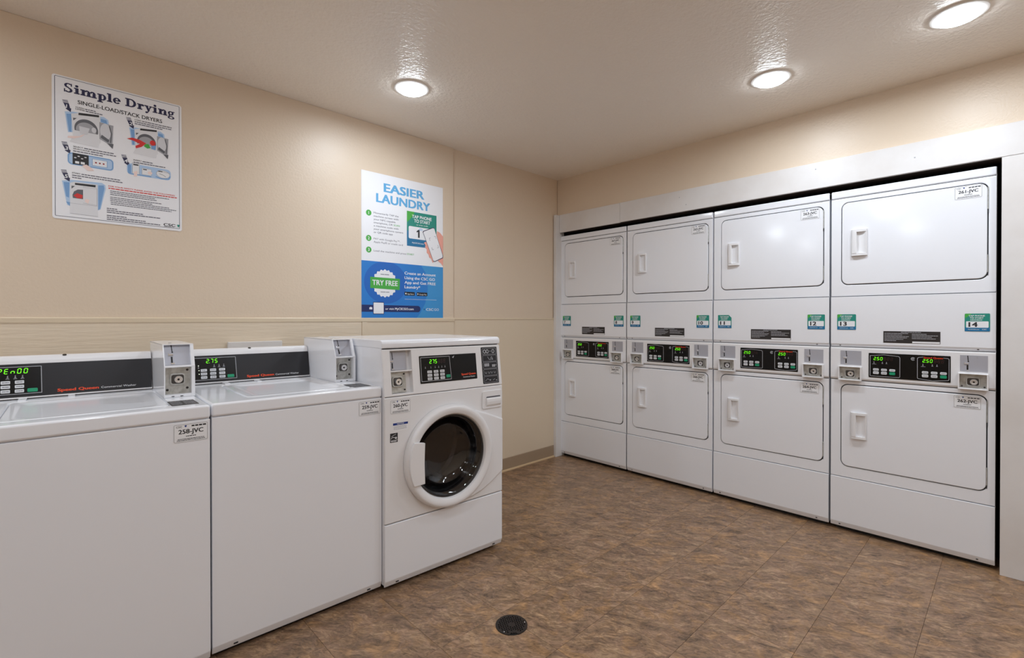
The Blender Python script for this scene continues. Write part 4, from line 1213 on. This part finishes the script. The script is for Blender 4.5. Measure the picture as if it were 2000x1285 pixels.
ph = [(0.447, 0.588), (0.452, 0.597), (0.532, 0.631), (0.543, 0.628), (0.617, 0.443), (0.617, 0.425), (0.546, 0.392), (0.534, 0.395)]
phone = Print().poly(ph, 0.0017).build('phone_print', 'navy', po, PF)
cxp = sum(p[0] for p in ph) / 8; cyp = sum(p[1] for p in ph) / 8
Print().poly([(cxp + (x - cxp) * 0.94, cyp + (y - cyp) * 0.96) for x, y in ph], 0.0020).build('screen', 'sign_white', phone, PF)
a = Print()
rc = [(0.500, 0.552), (0.552, 0.572), (0.578, 0.496), (0.526, 0.474)]
for i in range(4):
    p, q, o_ = rc[i], rc[(i + 1) % 4], rc[i - 1]
    for e in (q, o_):
        a.line(p, (p[0] + (e[0] - p[0]) * 0.22, p[1] + (e[1] - p[1]) * 0.22), 0.003, 0.0023)
a.build('scan_corners', 'ink_pale', phone, PF)
sc = [(0.161 + (0.087 + 0.004 * math.cos(20 * th)) * math.cos(th), 0.222 + (0.087 + 0.004 * math.cos(20 * th)) * math.sin(th)) for th in [2 * math.pi * i / 160 for i in range(160)]]
seal = Print().poly(sc, 0.0010).build('seal', 'print_white', po, PF)
Print().greek(0.130, 0.192, 0.276, 0.006, 0.0013, 4, 1).greek(0.130, 0.192, 0.163, 0.006, 0.0013, 4, 2).build('seal_print', 'ink_pale', seal, PF)
Print().poly([(0.058, 0.259), (0.270, 0.257), (0.268, 0.183), (0.058, 0.188)], 0.0014).build('banner', 'green', seal, PF)
Print().text('TRY FREE', 0.072, 0.2085, 0.0330, 0.182, 0.03, w=0.0018).build('lettering', 'print_white', seal, PF)
a = Print()
for s, v, ww in (('Create an Account', 0.2900, 0.249), ('Using the CSC GO', 0.2585, 0.243), ('App and Get FREE', 0.2280, 0.249), ('Laundry*', 0.1975, 0.122)):
    a.text(s, 0.305, v, 0.0185, ww, 0.022, w=0.0010)
a.rect(0.307, 0.1240, 0.561, 0.1255, 0.0010)
a.build('white_words', 'print_white', po, PF)
bd = Print()
bd.poly(rrect(0.305, 0.150, 0.384, 0.174, 0.004, 3), 0.0010)
bd = bd.build('store_badge', 'black', po, PF)
Print().text('App Store', 0.326, 0.1555, 0.0095, 0.050, w=0.0013).build('lettering', 'print_white', bd, PF)
Print().poly(circle(0.315, 0.162, 0.0055, 10), 0.0013).build('emblem', 'print_white', bd, PF)
bd = Print().poly(rrect(0.400, 0.150, 0.485, 0.174, 0.004, 3), 0.0010).build('store_badge', 'black', po, PF)
Print().text('Google Play', 0.420, 0.1555, 0.0095, 0.058, w=0.0013).build('lettering', 'print_white', bd, PF)
Print().poly([(0.405, 0.156), (0.405, 0.168), (0.415, 0.162)], 0.0013).build('emblem', 'print_white', bd, PF)
bar = Print().poly([(0, 0.038), (0.405, 0.0385)] + [(0.408 + 0.021 * math.cos(math.radians(t_)), 0.060 + 0.0215 * math.sin(math.radians(t_))) for t_ in range(-90, 91, 15)] + [(0, 0.082)], 0.0010).build('web_address_bar', 'navy_blue', po, PF)
Print().poly(rrect(0.077, 0.023, 0.155, 0.101, 0.005, 3), 0.0013).build('code_border', 'navy_blue', bar, PF)
Print().poly(rrect(0.081, 0.027, 0.151, 0.097, 0.003, 3), 0.0016).build('code_card', 'print_white', bar, PF)
a = Print()
a.rect(0.052, 0.053, 0.072, 0.066, 0.0014).rect(0.058, 0.066, 0.066, 0.069, 0.0014)
a.text('or visit', 0.164, 0.0520, 0.0140, 0.062, 0.012, w=0.0014)
a.text('MyCSCGO.com', 0.233, 0.0520, 0.0150, 0.142, 0.03, w=0.0014)
a.build('lettering', 'print_white', bar, PF)
Print().text('CSC', 0.475, 0.0500, 0.0165, 0.060, 0.016, w=0.0010).text('GO', 0.541, 0.0500, 0.0165, 0.040, 0.0, w=0.0010).build('logo', 'print_white', po, PF)
Print().poly([(0.455, 0.062), (0.464, 0.062), (0.4595, 0.050)], 0.0010).build('emblem', 'navy_blue', po, PF)

# ------------------------------------------------------------------ floor drain
dr = thing('floor_drain', 'round dark metal floor drain with broken edge in the brown tiles', 'drain', (1.316, -1.431, 0))
R0 = 0.0635
out = []
for i in range(72):
    a = 2 * math.pi * i / 72
    r = R0
    d = (math.degrees(a) - 237 + 180) % 360 - 180
    if abs(d) < 13:
        r = R0 - 0.016 * (0.7 + 0.3 * math.cos(d * 0.6))
    out.append((r * math.cos(a), r * math.sin(a)))
loops = [out]
ph_ = 0.0098
for i in range(-7, 8):
    for j in range(-7, 8):
        x = i * ph_ + (j % 2) * ph_ / 2
        y = j * ph_ * 0.866
        d = (math.degrees(math.atan2(y, x)) - 237 + 180) % 360 - 180
        if 0.012 < math.hypot(x, y) < R0 - 0.011 and not (abs(d) < 26 and math.hypot(x, y) > R0 - 0.027):
            loops.append([(x + 0.0036 * math.cos(math.radians(60 * k + 30)), y + 0.0036 * math.sin(math.radians(60 * k + 30))) for k in range(6)])
plate_ob('grate', loops, 0.003, 0.0, top(0, 0, 0.0), 'dark_iron', dr, 0.0002)
plate_ob('sump', [circle(0, 0, R0 - 0.001, 40)], 0.0002, 0, top(0, 0, 0.0), 'pit', dr)
bm = bmesh.new()
for a in (195, 330):
    x, y = 0.054 * math.cos(math.radians(a)), 0.054 * math.sin(math.radians(a))
    s = ob('screw', put(plate([circle(x, y, 0.0028, 10)], 0.002, 0.0005, 1), top(0, 0, 0.0028)), 'steel_bright', dr)
bm.free()
